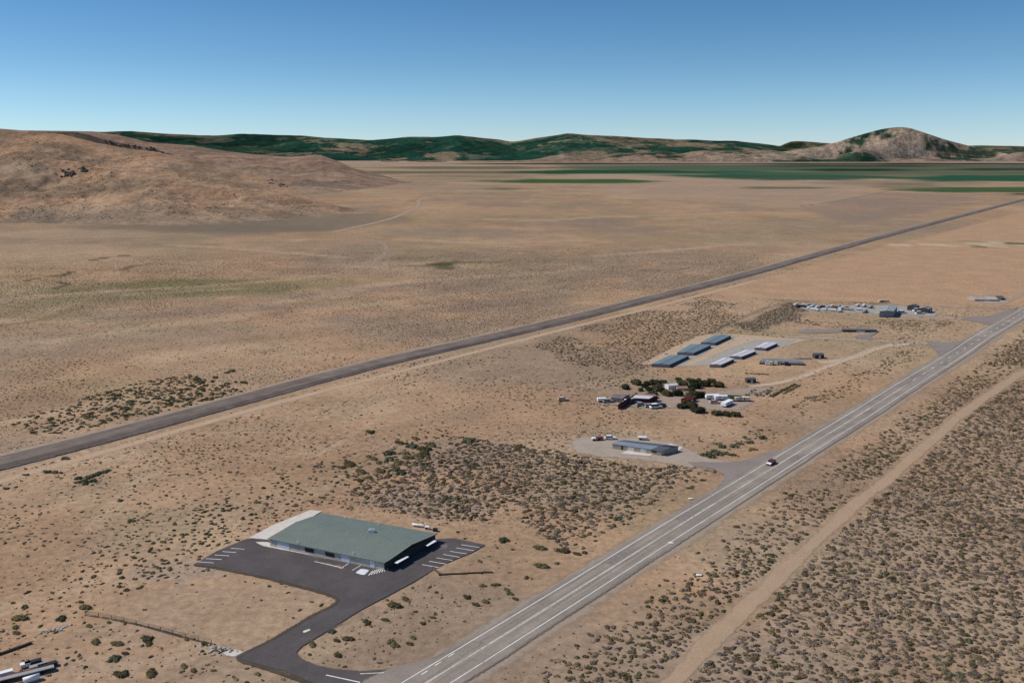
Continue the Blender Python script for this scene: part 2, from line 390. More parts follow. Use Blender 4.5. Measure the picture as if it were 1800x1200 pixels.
# irrigated fields towards the far side of the valley, one outline each
def far_field(x0, x1, y0, y1, colour, amt=1.0, taper=60, skew=0):
    pts = [(x0, (y0 + y1) / 2), (x0 + taper, y0), (x1 - taper, y0 + skew), (x1, (y0 + y1) / 2 + skew), (x1 - taper, y1 + skew), (x0 + taper, y1)]
    dpt = np.hypot(*G(900, (y0 + y1) / 2)); m = patch(pts, colour, amt, max(8, dpt * dpt / 105 / FOC * 1.1), dpt * dpt / 105 / FOC * 1.0); thin(m, 1)
patch([(980, 290), (1300, 289.5), (2400, 289.5), (2400, 316), (1650, 313), (1500, 314), (1250, 309), (1000, 303)], [.085, .105, .065], .75, 120, 60)
for a in [(980, 1600, 290.5, 300, [.062, .098, .058], .85, 160), (1500, 2400, 291, 300, [.085, .105, .065], .8, 120), (640, 1000, 292.5, 297.5, [.085, .095, .058], .8, 90), (560, 1010, 300.5, 305.5, [.06, .07, .042], .7, 100),
          (860, 1260, 298.5, 306, [.022, .066, .034], 1, 120), (1120, 1440, 300.5, 312, [.028, .078, .044], 1, 120), (1230, 1600, 307, 317, [.034, .078, .046], .95, 120), (1240, 1560, 302, 308, [.055, .10, .06], .85, 90),
          (1380, 1650, 296.8, 301, [.018, .034, .022], 1, 80), (1560, 2200, 308, 319, [.026, .082, .044], 1, 90), (1400, 1900, 301, 307, [.085, .105, .06], .75, 80), (1640, 2200, 296, 299.5, [.026, .034, .024], .95, 80), (1330, 1680, 289.8, 293.2, [.02, .034, .022], .8, 80),
          (815, 1190, 315, 322.5, [.030, .084, .030], .95, 120), (1560, 2200, 329, 338.5, [.042, .088, .036], .95, 90), (700, 950, 308, 312, [.15, .125, .085], .6, 60), (600, 900, 313.5, 316.5, [.20, .155, .105], .5, 60), (1400, 1760, 319, 325, [.17, .145, .09], .5, 60), (1300, 1460, 328.5, 332, [.07, .085, .035], .8, 30), (1540, 1660, 322, 333, [.12, .115, .07], .6, 20),
          (840, 920, 330, 334.5, [.09, .10, .05], .7, 25), (1770, 1900, 340, 342.5, [.05, .04, .03], .9, 10), (680, 820, 297.8, 300, [.30, .235, .16], .6, 60), (1000, 1240, 305.5, 308, [.32, .25, .17], .6, 60)]:
    far_field(*a)
far_field(740, 3000, 286.4, 289.2, [.020, .024, .020], 1, 160)
far_field(-200, 3000, 281.5, 286.3, [.34, .24, .185], .8, 10)
# pale ranch lane beyond the big field
thin(line([(1560, 431), (1640, 430), (1720, 432), (1800, 432), (1900, 433)], 9, [.48, .40, .30], .8), 1)
thin(line([(1710, 428), (1760, 427), (1850, 428)], 12, [.45, .40, .30], .8), 1)
for b in [(1785, 428.5, 26, 1.5, [.055, .075, .05], .95), (1730, 433.5, 22, 1.0, [.12, .10, .06], .9), (1700, 425, 50, 1.4, [.2, .17, .08], .6)]: blob(*b, rough=.3)
off_r = (x - G(1183, 916)[0]) * .761 - (y - G(1183, 916)[1]) * .649
m_r = (off_r > 14) & (dist < 700); scrub = np.where(m_r, np.maximum(scrub, .75 * sstep(14, 45, off_r) * sstep(.25, .6, fbm(x, y, 40, 4, 19))), scrub)
scrub = np.where(inside(x, y, GL([(640, 810), (830, 772), (1010, 803), (1240, 828), (1180, 880), (1010, 965), (900, 925), (760, 912), (620, 880)])), np.maximum(scrub, .8), scrub)
scrub = np.where(inside(x, y, GL([(1040, 640), (1330, 640), (1420, 700), (1320, 745), (1050, 720)])), scrub * .5, scrub)

ground = grid_obj('ground', np.stack([x, y, np.zeros_like(x)], 1), nr, nc, M_SOIL)
set_color(ground, 'soil', c.clip(.012, .6)); set_float(ground, 'scrub', scrub)
tag(ground, kind='structure')

# ------------------------------------------------------------------ terrain: hills and mountains (crest lines with real distance and height)
def range_mesh(name, toe, crest, mat, tint, back=1.6, rough=0.10, wl_=300, n_az=420, n_r=130, seed=0, shape=1.0, scr=0.0, fade_end=0.0):
    """toe: surveyed points where the slope leaves the plain; crest: surveyed outline (x, y, distance in km)."""
    ta = np.array([[math.atan2(*G(px, py)), np.hypot(*G(px, py))] for px, py in toe])
    ca = np.array([(ray(px, py)[0], km * 1000, CAM_H + km * 1000 * ray(px, py)[1]) for px, py, km in crest])
    az = np.linspace(max(ta[0, 0], ca[0, 0]), min(ta[-1, 0], ca[-1, 0]), n_az)
    dt = np.interp(az, ta[:, 0], ta[:, 1])[None]; dc = np.maximum(np.interp(az, ca[:, 0], ca[:, 1])[None], dt * 1.03); hc = np.interp(az, ca[:, 0], ca[:, 2])[None]
    s = np.concatenate([np.linspace(-.06, 1, int(n_r * .8)), np.linspace(1, 2, n_r - int(n_r * .8) + 1)[1:]])[:, None]
    r = np.where(s <= 1, dt + (dc - dt) * s, dc + (dc - dt) * (s - 1) * back)
    xx, yy = np.sin(az)[None] * r, np.cos(az)[None] * r
    u = np.clip(s, 0, 1)
    prof = np.where(s <= 1, (u ** 1.35) * (1 - .12 * np.sin(np.pi * u)) if shape == 1 else u ** shape, 1 - .75 * (s - 1) ** 1.2)
    rg = 1 - np.abs(fbm(xx, yy, wl_, 6, seed, .55) * 2 - 1) * 2
    wv = np.sin(np.clip(s, 0, 1) * np.pi) ** .8
    z = hc * prof + hc * rough * wv * rg
    z = np.where(s <= 1, np.minimum(z, CAM_H + (hc - CAM_H) / dc * r - hc * .004 * (1 - u)), z)   # no spur hides the crest line
    z = np.where(s < 0, -4.0, z) - .3
    if fade_end:
        z = z * (1 - sstep(1 - fade_end, .995, np.linspace(0, 1, n_az)))[None] - .8 * sstep(1 - fade_end, 1, np.linspace(0, 1, n_az))[None]
    V = np.stack([xx, yy, z], 2).reshape(-1, 3)
    o = grid_obj(name, V, len(s), n_az, mat)
    gx = np.gradient(z, axis=1); 
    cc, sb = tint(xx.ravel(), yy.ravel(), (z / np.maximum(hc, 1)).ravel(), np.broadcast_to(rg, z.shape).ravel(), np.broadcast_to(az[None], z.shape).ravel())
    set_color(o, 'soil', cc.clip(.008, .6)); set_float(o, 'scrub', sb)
    tag(o, kind='structure'); return o

def dry(base, seed):
    def f(x, y, h, rg, az):
        c = np.repeat(np.array([base]), len(x), 0)
        m = fbm(x, y, 260, 6, seed)
        c = cmix(c, sstep(.48, .62, m) * .7, [.215, .155, .108])
        c = cmix(c, sstep(.48, .62, fbm(x, y, 110, 6, seed + 5, .62)) * .65, [.175, .130, .088])
        c = c * (.80 + .40 * fbm(x, y, 45, 4, seed + 11, .6))[:, None]
        c = cmix(c, sstep(.55, .7, fbm(x, y, 420, 5, seed + 7)) * .5, [.345, .215, .135])
        c = cmix(c, (1 - sstep(.02, .24, h)) * sstep(.36, .52, fbm(x, y, 170, 5, seed + 13)) * .8, [.195, .150, .108]); c = cmix(c, sstep(.50, .62, fbm(x * .3, y, 60, 5, seed + 15)) * .35, [.37, .265, .175])
        return c, .75 * sstep(.4, .6, fbm(x, y, 150, 4, seed + 9))
    return f
RK = 0.84
range_mesh('hill', [(-900, 440), (-300, 408), (0, 392), (150, 394), (300, 398), (430, 392), (540, 380), (600, 374), (650, 369)],
           [(-900, 200, 2.3), (-300, 214, 2.25), (-80, 222, 2.2), (0, 226, 2.15), (50, 230, 2.12), (110, 236, 2.1), (170, 251, 2.05), (230, 262, 2.0), (270, 266, 1.98), (340, 281, 1.92), (380, 287, 1.9), (430, 303, 1.82), (490, 319, 1.75), (530, 340, 1.68), (560, 352, 1.64), (600, 364, 1.6), (650, 369, 1.56)],
           M_HILL, dry([.345, .212, .127], 50), rough=.15, wl_=250, seed=5, scr=1, fade_end=.05)
range_mesh('ridge', [(-600, 330), (0, 330), (300, 330), (360, 325)], [(-600, 225, 2.9), (0, 229, 2.85), (50, 229, 2.8), (130, 229, 2.75), (150, 233, 2.75), (165, 237, 2.7), (190, 245, 2.7), (230, 254, 2.65), (268, 259, 2.6), (290, 268, 2.6), (320, 280, 2.55), (360, 300, 2.5)],
           M_HILL, dry([.245, .168, .112], 60), rough=.16, wl_=220, seed=8, fade_end=.06)
range_mesh('far_hill', [(-200, 330), (300, 336), (450, 340), (540, 342), (600, 338), (660, 330), (700, 324), (740, 321)],
           [(-200, 226, 4.2), (100, 230, 4.1), (165, 231, 4.0), (220, 240, 3.95), (260, 250, 3.9), (340, 256, 3.85), (400, 266, 3.75), (450, 272, 3.7), (510, 276, 3.6), (545, 273, 3.6), (565, 273, 3.55), (590, 282, 3.45), (620, 295, 3.3), (660, 308, 3.15), (700, 318, 3.0), (740, 321, 2.9)],
           M_HILL, dry([.245, .152, .108], 70), rough=.20, wl_=300, seed=12, fade_end=.05)

def forest(bare, seed, tan=(.20, .15, .095), green=(.012, .040, .026), wooded=()):
    def f(x, y, h, rg, az):
        c = np.repeat(np.array([green], float), len(x), 0)
        c = c * (.35 + 1.3 * fbm(x, y, 300, 6, seed + 1, .7))[:, None]; c = c * (.70 + .6 * np.clip(rg, -1, 1))[:, None].clip(.25, 2)  # creases darkened and ridges lightened: relief shading put into the colour
        c = cmix(c, sstep(.50, .66, fbm(x, y, 1500, 6, seed + 2, .6)) * .45, [.04, .06, .03])
        k = sstep(.66 - bare * .26, .74 - bare * .24, fbm(x, y, 620, 7, seed, .68) + .06 * (rg - .4))
        c = cmix(c, k * .9, np.array(tan)); c = c * (1 - .35 * k * (1 - np.clip(rg * 1.4, 0, 1)))[:, None]; c = cmix(c, sstep(.62, .7, fbm(x, y, 350, 5, seed + 4)) * bare * .5, [.25, .20, .14])  # bare slopes also carry painted shading in their creases
        for x0, x1, h0, h1 in wooded:                     # wooded flanks
            kk = sstep(0, .006, az - ray(x0, 264)[0]) * sstep(0, .006, ray(x1, 264)[0] - az) * sstep(h0, h0 + .12, h) * (1 - sstep(h1, h1 + .1, h)) * sstep(.40, .56, fbm(x, y, 260, 5, seed + 8, .65))
            c = cmix(c, kk * .9, green)
        hi = sstep(.82, .97, h) * sstep(.45, .62, fbm(x, y, 1300, 5, seed + 6))
        c = cmix(c, hi * .65, [.17, .13, .075])
        return c, np.zeros(len(x))
    return f
FB = [(-1000, 283), (400, 283), (900, 283), (1400, 283), (2600, 283)]
def jag(pts, seed, amp=1.2):
    xs = np.arange(pts[0][0], pts[-1][0], 9.0); P = np.array(pts, float)
    ys = np.interp(xs, P[:, 0], P[:, 1]) + (fbm(xs, xs * 0, 38, 4, seed) - .5) * amp * 2
    return [(a, b, k) for a, b, k in zip(xs, ys, np.interp(xs, P[:, 0], P[:, 2]))]
range_mesh('mountain_range', FB, jag([(-300, 236, 12.5), (100, 233, 12.5), (180, 231, 12.5), (230, 230, 12.5), (300, 235, 12.5), (375, 238.5, 12.5), (420, 235, 12.6), (500, 237, 12.6), (550, 240, 12.5), (600, 243.5, 12.3), (650, 246.5, 12), (720, 240, 11.8), (765, 241, 11.8), (805, 238, 11.7), (850, 243, 11.8), (900, 249, 12),
            (950, 242, 11.8), (1000, 234, 11.6), (1040, 237.5, 11.8), (1100, 240, 12), (1150, 243, 12), (1200, 245.5, 12.2), (1290, 248, 12.4), (1340, 252, 12.5), (1380, 258, 12.5), (1450, 261, 12.6), (1660, 258, 12.6), (1720, 255.5, 12.5), (1800, 257.5, 12.4), (2150, 254, 12.4)], 3),
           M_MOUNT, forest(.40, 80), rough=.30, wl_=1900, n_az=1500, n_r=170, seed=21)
range_mesh('yellow_hill', [(1300, 279), (1600, 279)], jag([(1345, 261, 11.2), (1370, 257, 11.2), (1388, 248, 11.2), (1402, 246.5, 11.2), (1430, 248, 11.3), (1460, 251, 11.3), (1500, 256, 11.3), (1560, 262, 11.3)], 4, .6), M_MOUNT, forest(.9, 90, (.33, .26, .13), (.05, .07, .03)), rough=.15, wl_=900, n_az=160, n_r=80, seed=25)
range_mesh('cone_mountain', [(1340, 282.5), (1500, 282), (1700, 282), (1840, 282)], jag([(1340, 276, 9.6), (1380, 266, 10), (1440, 258, 10.2), (1470, 250, 10.3), (1510, 237.5, 10.4), (1545, 227.5, 10.5), (1562, 224.2, 10.5), (1580, 222.8, 10.5), (1598, 224.2, 10.5), (1622, 231.5, 10.5), (1660, 244, 10.4), (1700, 255, 10.2), (1740, 265, 10), (1790, 275, 9.7), (1840, 279, 9.5)], 5, .8),
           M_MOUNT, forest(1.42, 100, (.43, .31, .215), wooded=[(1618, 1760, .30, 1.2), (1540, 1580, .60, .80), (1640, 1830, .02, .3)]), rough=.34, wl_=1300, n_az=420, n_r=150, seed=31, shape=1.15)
FH = [(640, 285), (1000, 285.2), (1500, 285), (2600, 285)]
range_mesh('foothills', FH, jag([(640, 284.4, 8.6), (905, 283, 8.6), (935, 281, 8.7), (965, 275, 8.8), (995, 268.5, 8.9), (1003, 275, 8.8), (1030, 281, 8.7), (1060, 275, 8.8), (1085, 269.5, 8.9), (1120, 269, 8.9), (1170, 265.5, 9), (1200, 270, 8.9), (1215, 266, 9), (1240, 263.5, 9), (1300, 264.5, 9), (1350, 264.5, 9), (1400, 271, 8.9), (1425, 279, 8.7), (1455, 281, 8.7), (1480, 272, 8.8), (1515, 262.5, 8.9), (1540, 267, 8.9), (1565, 278, 8.8),
            (1600, 281, 8.7), (1660, 277, 8.8), (1700, 279, 8.7), (1740, 280, 8.7), (1770, 273, 8.8), (1800, 267.5, 8.9), (1900, 262, 9), (2600, 262, 9)], 6, 1.6),
           M_MOUNT, forest(.97, 110, (.265, .18, .13), (.016, .04, .027)), rough=.28, wl_=700, n_az=800, n_r=70, seed=41)
# ------------------------------------------------------------------ roads, yards and paving (thin sheets laid over the plain)
LAYER = [0]
def lift(z, parent):
    """Every loose sheet gets its own level; paving and its markings lie above the dirt."""
    if z >= .04: return z + .15
    if parent is None and z > 0: LAYER[0] += 1; return z + LAYER[0] * .0035
    return z
def sheet(name, P, z, mat, soft, cell, parent=None):
    z = lift(z, parent)
    lo, hi = P.min(0) - soft - cell, P.max(0) + soft + cell
    gx, gy = np.arange(lo[0], hi[0] + cell, cell), np.arange(lo[1], hi[1] + cell, cell)
    XX, YY = np.meshgrid(gx, gy); d = sdist(XX.ravel(), YY.ravel(), P).reshape(XX.shape)
    keep = np.maximum.reduce([d[:-1, :-1], d[1:, :-1], d[:-1, 1:], d[1:, 1:]]) > -soft
    n = len(gx); i = (np.arange(len(gy) - 1)[:, None] * n + np.arange(n - 1)[None, :])[keep]
    F = np.stack([i, i + 1, i + n + 1, i + n], 1); used, inv = np.unique(F.ravel(), return_inverse=True)
    V = np.stack([XX.ravel()[used], YY.ravel()[used], np.full(len(used), z)], 1)
    o = mesh_obj(name, V, inv.reshape(-1, 4), mat, parent)
    set_float(o, 'edge', np.clip(d.ravel()[used] / soft * .5 + .5, 0, 1))
    if not parent: tag(o, kind='structure')
    return o
def strip(name, path, offs, zs, edges, mat, parent=None, step=4.0, jit=0.0, seed=0, sm=True):
    """A ribbon along a path: cross-section offsets (metres, right positive), heights and border values."""
    lz = lift(max(zs), parent) - max(zs); zs = [v + lz for v in zs]
    Q, s = smooth_path(path, step) if sm else (np.asarray(path, float), np.concatenate([[0], np.cumsum(np.linalg.norm(np.diff(path, axis=0), axis=1))]))
    T = np.gradient(Q, axis=0); T /= np.linalg.norm(T, axis=1)[:, None]; N = np.stack([T[:, 1], -T[:, 0]], 1)
    offs = np.asarray(offs, float)
    O = offs[None] + (np.stack([fbm(s + 50 * k, s * 0, 14, 3, seed + k) for k in range(len(offs))], 1) - .5) * 2 * jit
    V = np.concatenate([Q[:, None] + N[:, None] * O[..., None], np.broadcast_to(np.asarray(zs, float)[None, :, None], (len(Q), len(offs), 1))], 2)
    o = grid_obj(name, V.reshape(-1, 3), len(Q), len(offs), mat, parent, smooth=False)
    set_float(o, 'edge', np.broadcast_to(np.asarray(edges, float)[None], (len(Q), len(offs))))
    set_float(o, 'across', np.broadcast_to(offs[None], (len(Q), len(offs)))); set_float(o, 'along', np.broadcast_to(s[:, None], (len(Q), len(offs))))
    if not parent: tag(o, kind='structure')
    return o

def asphalt(name, c, c2, width=.3, ns=1.5, lanes=False, streak=None):
    t = NT(name); p = t.pos()
    n = t.noise(p, .12, 6, .65); f = t.noise(p, 1.3, 5, .7)
    k = t.mix(t.ramp(n, .3, .7), c, c2); k = t.scale(k, t.ramp(f, .2, .8, .88, 1.12))
    if lanes:
        cmb = t.new('ShaderNodeCombineXYZ'); t.l.new(t.attr('across', 'Fac'), cmb.inputs[0]); t.l.new(t.attr('along', 'Fac'), cmb.inputs[1])
        s1 = t.noise(cmb.outputs[0], 1.0, 4, .65, stretch=(streak or 1.3, .012, 1)); k = t.scale(k, t.ramp(s1, .25, .75, .74, 1.24))
        s2 = t.noise(cmb.outputs[0], 1.0, 4, .7, stretch=(.12, .03, 1)); k = t.scale(k, t.ramp(s2, .35, .65, .90, 1.10))
    t.color(k); t.b.inputs['Roughness'].default_value = .85
    t.bump(f, .15, .02)
    t.alpha(t.fade(width, ns)); return t.m
M_ROAD = asphalt('worn_asphalt', (.240, .198, .160), (.290, .242, .196), .25, 1.0, True)
M_LOT = asphalt('dark_asphalt', (.078, .065, .062), (.105, .088, .084), .35, .9)
M_LOOP = asphalt('grey_asphalt', (.225, .185, .158), (.26, .215, .185), .5, .5)
M_GRAVEL = soil_sheet('grey_gravel', (.385, .305, .235), (.33, .27, .212), .12, .8, .35)
M_SHOULDER = soil_sheet('road_shoulder', (.385, .292, .208), (.35, .278, .212), .15, .45, .22, .85)
M_GRAVEL_BLUE = soil_sheet('crushed_stone', (.36, .325, .275), (.315, .290, .250), .06, .6, .3)
M_TRACK = soil_sheet('bare_dirt', (.42, .292, .186), (.38, .262, .165), .15, .5, .3, .95)
M_TRACK_FAINT = soil_sheet('worn_dirt', (.44, .31, .21), (.40, .28, .19), .1, 1.0, .3, .8)
M_DARKEDGE = soil_sheet('dark_edge', (.10, .08, .055), (.07, .055, .04), .3, 1.0, .7, .85)  # dark strip along the lot border and the fence line
M_YARD = soil_sheet('yard_dirt', (.355, .268, .20), (.305, .232, .175), .15, .9, .4)
M_CONC = soil_sheet('concrete', (.62, .56, .48), (.54, .48, .41), .3, .2, 1.0)
M_STONE_BED = asphalt('track_ballast', (.138, .106, .085), (.195, .152, .120), .5, .6, True, .42)
def paint(name, c, wear):
    t = NT(name); n = t.noise(t.pos(), 1.1, 5, .7); n2 = t.noise(t.pos(), .15, 3, .6)
    t.color(t.scale(c, t.ramp(n2, .3, .7, .85, 1.1))); t.alpha(t.ramp(n, wear - .12, wear + .1)); return t.m
M_LINE = paint('road_paint', (.74, .72, .66), .34)
M_LINE_OLD = paint('faded_paint', (.70, .66, .56), .40)
M_TYRE = soil_sheet('tyre_polish', (.15, .14, .14), (.12, .11, .112), .3, .8, .6, .5)
M_STAIN = soil_sheet('dust_stain', (.32, .26, .22), (.24, .20, .18), .25, 1.3, .4, .6)

HW_DIR = np.array([math.sin(R(40.45)), math.cos(R(40.45))]); HW_N = np.array([HW_DIR[1], -HW_DIR[0]])
HW0 = (G(1183, 910) + G(1226.5, 922.5)) / 2
def hw(s_, off=0.0): return HW0 + HW_DIR * s_ + HW_N * off
hs = np.arange(-170, 2200, 6.0)
hw_path = np.array([hw(s_, (vnoise(np.array([s_ / 70.]), np.array([3.]), 5)[0] - .5) * 1.5) for s_ in hs])
strip('gravel_shoulder', hw_path, [-9.0, -6.6, -5, 0, 6, 8.2, 11], [.02] * 7, [0, .45, .8, 1, .8, .5, 0], M_SHOULDER, jit=.8, seed=3, sm=False)
highway = strip('highway', hw_path, [-6.0, -5.3, -4.6, -2, 0, 2, 4.6, 5.9, 6.8], [.05] * 9, [0, .55, .9, 1, 1, 1, .9, .55, 0], M_ROAD, jit=.25, seed=6, sm=False)
HALF = 3.75
strip('edge_line', hw_path, [-HALF - .11, -HALF + .11], [.062] * 2, [1, 1], M_LINE, highway, sm=False)
strip('edge_line', hw_path, [HALF - .11, HALF + .11], [.062] * 2, [1, 1], M_LINE, highway, sm=False)
M_SEAL = flat('crack_seal', (.10, .09, .085), .7, .2, .2); M_PATCH = flat('road_patch', (.215, .186, .160), .85, .1, .2, .8)
rr = random.Random(3)
for k in range(34):                                       # sealed cracks and repair patches
    a = rr.uniform(-120, 520); w0, w1 = sorted((rr.uniform(-4.4, 4.4), rr.uniform(-4.4, 4.4))); tl = rr.uniform(-.8, .8); th = .09
    mesh_obj('sealed_crack', [(*hw(a, w0), .204), (*hw(a + tl, w1), .204), (*hw(a + tl + th, w1), .204), (*hw(a + th, w0), .204)], [(0, 1, 2, 3)], M_SEAL, highway)
for k in range(9):
    a = -110 + k * 62 + rr.uniform(-20, 20); w0 = rr.choice((-3.6, .3)); mesh_obj('repair_patch', [(*hw(a, w0), .203), (*hw(a, w0 + 3.2), .203), (*hw(a + rr.uniform(4, 13), w0 + 3.2), .203), (*hw(a + rr.uniform(4, 13), w0), .203)], [(0, 1, 2, 3)], M_PATCH, highway)
near = hs < (math.hypot(*(G(1600, 674) - HW0)))
strip('centre_line', hw_path[near], [-.22, -.07], [.062] * 2, [1, 1], M_LINE_OLD, highway, sm=False, jit=.05)
strip('centre_line', hw_path[near], [.07, .22], [.062] * 2, [1, 1], M_LINE_OLD, highway, sm=False, jit=.05)
s_end = hs[near][-1]
for k in range(26):                                       # broken centre line further on
    a = s_end + 9 + k * 14.6
    mesh_obj('lane_dash', [(*hw(a, -.14), .212), (*hw(a, .14), .212), (*hw(a + 4.2, .14), .212), (*hw(a + 4.2, -.14), .212)], [(0, 1, 2, 3)], M_LINE, highway)
for (px, py) in [(793, 1152), (770, 1167), (746, 1183)]:
    q = G(px, py); mesh_obj('lane_dash', [(*(q + HW_DIR * u + HW_N * w), .212) for u, w in ((-.9, -.12), (-.9, .12), (.9, .12), (.9, -.12))], [(0, 1, 2, 3)], M_LINE, highway)

def snap(px, py): return G(px, py)
RAIL = [(-420, 924), (-200, 868), (0, 816), (150, 778), (300, 738), (450, 697), (600, 656), (720, 626), (850, 597), (1000, 562), (1150, 523.5), (1280, 492), (1400, 458.5), (1500, 430), (1600, 403), (1700, 377), (1800, 351), (1900, 326), (1960, 311)]
rail_path = GL(RAIL)
strip('trackside_strip', rail_path, [-14, -11, -8, 0, 6, 8, 10], [.015] * 7, [0, .55, .9, 1, .8, .5, 0], soil_sheet('trackside_dirt', (.41, .30, .205), (.37, .29, .21), .15, .8, .3, .9), jit=1.2, seed=9)
railbed = strip('railway_embankment', rail_path, [-9.2, -7.2, -4.2, -1.5, 0, 1.5, 4.2, 6.0, 7.8], [-.05, .25, 1.0, 1.05, 1.05, 1.05, 1.0, .3, -.05], [0, .8, 1, 1, 1, 1, 1, .8, 0], M_STONE_BED, jit=.4, seed=12)
RT = [(0, 846), (120, 812), (250, 775), (400, 732), (520, 699), (640, 669), (760, 638), (900, 602), (1040, 566), (1150, 540), (1230, 519), (1330, 493)]
rail_track = strip('dirt_track', GL([(-300, 930)] + RT), [-3.0, -1.9, 0, 1.9, 3.0], [.03] * 5, [0, .65, 1, .65, 0], soil_sheet('pale_track_dirt', (.46, .325, .212), (.42, .295, .19), .15, .4, .3), jit=.5, seed=14)
TR = [(1080, 1330), (1180, 1198), (1250, 1125), (1330, 1048), (1400, 982), (1450, 935), (1500, 890), (1560, 843), (1620, 790), (1680, 735), (1740, 692), (1800, 653), (1950, 570)]
scrub_track = strip('dirt_track', GL(TR), [-3.1, -2.0, 0, 1.9, 3.0], [.03] * 5, [0, .6, 1, .6, 0], M_TRACK, jit=.8, seed=15)
far_trail = strip('dirt_track', GL([(585, 408), (640, 396), (690, 384), (722, 370), (738, 360), (733, 352), (752, 346)]), [-7, -4, 0, 4, 7], [.03] * 5, [0, .6, 1, .6, 0], M_TRACK_FAINT, jit=1.5, seed=16)
strip('dirt_track', GL([(600, 412), (670, 425), (685, 437), (660, 460), (635, 478)]), [-7, -4, 0, 4, 7], [.03] * 5, [0, .5, .62, .5, 0], M_TRACK_FAINT, jit=1.5, seed=17)
strip('dirt_track', GL([(548, 352), (600, 348), (660, 347)]), [-6, -3, 0, 3, 6], [.05] * 5, [0, .5, .9, .5, 0], M_TRACK_FAINT, jit=1.5, seed=18)

# access roads near the storage yard and the works yard
strip('gravel_road', GL([(1700, 602), (1660, 606), (1610, 603), (1560, 600), (1500, 597), (1430, 593), (1380, 592)]), [-3.2, -2, 0, 2, 3.2], [.035] * 5, [0, .6, 1, .6, 0], M_GRAVEL, jit=.5, seed=19)
strip('gravel_road', GL([(1600, 604), (1560, 607), (1530, 616), (1500, 629), (1470, 635), (1440, 637)]), [-4.2, -2.6, 0, 2.6, 4.2], [.03] * 5, [0, .6, 1, .6, 0], soil_sheet('lane_dirt', (.50, .38, .265), (.46, .34, .23), .15, .4, .3), jit=.8, seed=20)
sheet('road_mouth', GL([(1625, 598), (1665, 603), (1705, 597), (1690, 622), (1655, 628), (1640, 612)]), .04, M_LOOP, 1.2, .8)
sheet('road_mouth', GL([(1690, 557), (1740, 555), (1790, 540), (1765, 566), (1745, 572), (1700, 563)]), .04, M_LOOP, 2.0, 1.2)
strip('gravel_road', GL([(1740, 562), (1690, 559), (1600, 557), (1520, 552)]), [-3.4, -2, 0, 2, 3.4], [.035] * 5, [0, .6, 1, .6, 0], M_GRAVEL, jit=.5, seed=21)
strip('dirt_track', GL([(1560, 534), (1660, 539), (1740, 541), (1800, 541)]), [-3, -2, 0, 2, 3], [.035] * 5, [0, .6, 1, .6, 0], M_TRACK_FAINT, jit=.5, seed=22)
strip('dirt_track', GL([(1750, 540), (1775, 528), (1800, 514), (1860, 480)]), [-3, -2, 0, 2, 3], [.035] * 5, [0, .6, 1, .6, 0], M_TRACK_FAINT, jit=.5, seed=23)
strip('dirt_track', GL([(1320, 680), (1380, 672), (1430, 655), (1490, 630), (1570, 604)]), [-3, -2, 0, 2, 3], [.03] * 5, [0, .5, .8, .5, 0], soil_sheet('lane_dirt', (.50, .38, .265), (.46, .34, .23), .15, .4, .3), jit=.8, seed=24)
sheet('asphalt_loop', GL([(1402, 581), (1412, 578.5), (1440, 579.5), (1470, 578), (1500, 576.5), (1530, 577.5), (1545, 582), (1540, 587), (1530, 591), (1533, 597), (1520, 597), (1500, 592), (1508, 589), (1520, 588), (1530, 586), (1531, 583), (1522, 580.8), (1500, 580.5), (1485, 582), (1468, 585), (1430, 586), (1415, 586.5), (1404, 585)]), .045, M_LOOP, .8, .9)
YARDP = [(1127, 640), (1150, 628), (1180, 612), (1232, 589), (1250, 587), (1300, 588), (1420, 597), (1400, 602), (1350, 618), (1290, 638), (1262, 642), (1215, 644), (1170, 643)]
sheet('storage_yard', GL(YARDP), .02, soil_sheet('pale_yard_dirt', (.47, .345, .235), (.43, .305, .20), .1, .5, .3), 1.6, 1.2)
sheet('stone_lane', GL([(1177, 641), (1215, 625), (1250, 607), (1285, 589.5), (1298, 590), (1262, 607), (1228, 627), (1200, 640), (1213, 643), (1200, 644.5)]), .035, M_GRAVEL_BLUE, 1.2, .9)
sheet('stone_lane', GL([(1212, 643), (1240, 632), (1282, 613), (1330, 597), (1400, 598), (1392, 602), (1345, 617), (1290, 636), (1250, 641.5)]), .033, M_GRAVEL_BLUE, 1.5, .9)
sheet('works_yard', GL([(1394, 534), (1440, 536), (1480, 537), (1560, 536), (1605, 540), (1652, 551), (1640, 556), (1590, 554), (1520, 551), (1470, 549), (1425, 547), (1402, 540)]), .02, M_GRAVEL_BLUE, 3, 1.6)
sheet('house_yard', GL([(1708, 529), (1725, 523), (1768, 523), (1775, 531), (1740, 534)]), .02, M_GRAVEL, 3, 1.5)
sheet('homestead_yard', GL([(1055, 702), (1085, 694), (1120, 696), (1170, 694), (1230, 700), (1300, 697), (1330, 706), (1300, 720), (1255, 722), (1215, 715), (1150, 718), (1100, 714), (1060, 709)]), .02, M_YARD, 2.5, 1.2)
sheet('homestead_yard', GL([(1200, 688), (1250, 690), (1320, 680), (1370, 684), (1340, 694), (1290, 694), (1240, 699)]), .018, M_YARD, 2.5, 1.2)
sheet('shop_yard', GL([(1000, 778), (1018, 770), (1050, 767), (1100, 769), (1180, 776), (1215, 790), (1235, 803), (1280, 812), (1300, 812), (1270, 824), (1215, 822), (1160, 812), (1110, 807), (1060, 803), (1015, 797)]), .02, M_GRAVEL, 2.0, .8)
sheet('shop_driveway', GL([(1210, 812), (1275, 813), (1313, 809), (1358, 791), (1378, 792), (1300, 840), (1250, 872), (1262, 855), (1274, 842), (1272, 835), (1255, 824), (1220, 820)]), .042, M_LOOP, 1.0, .6)
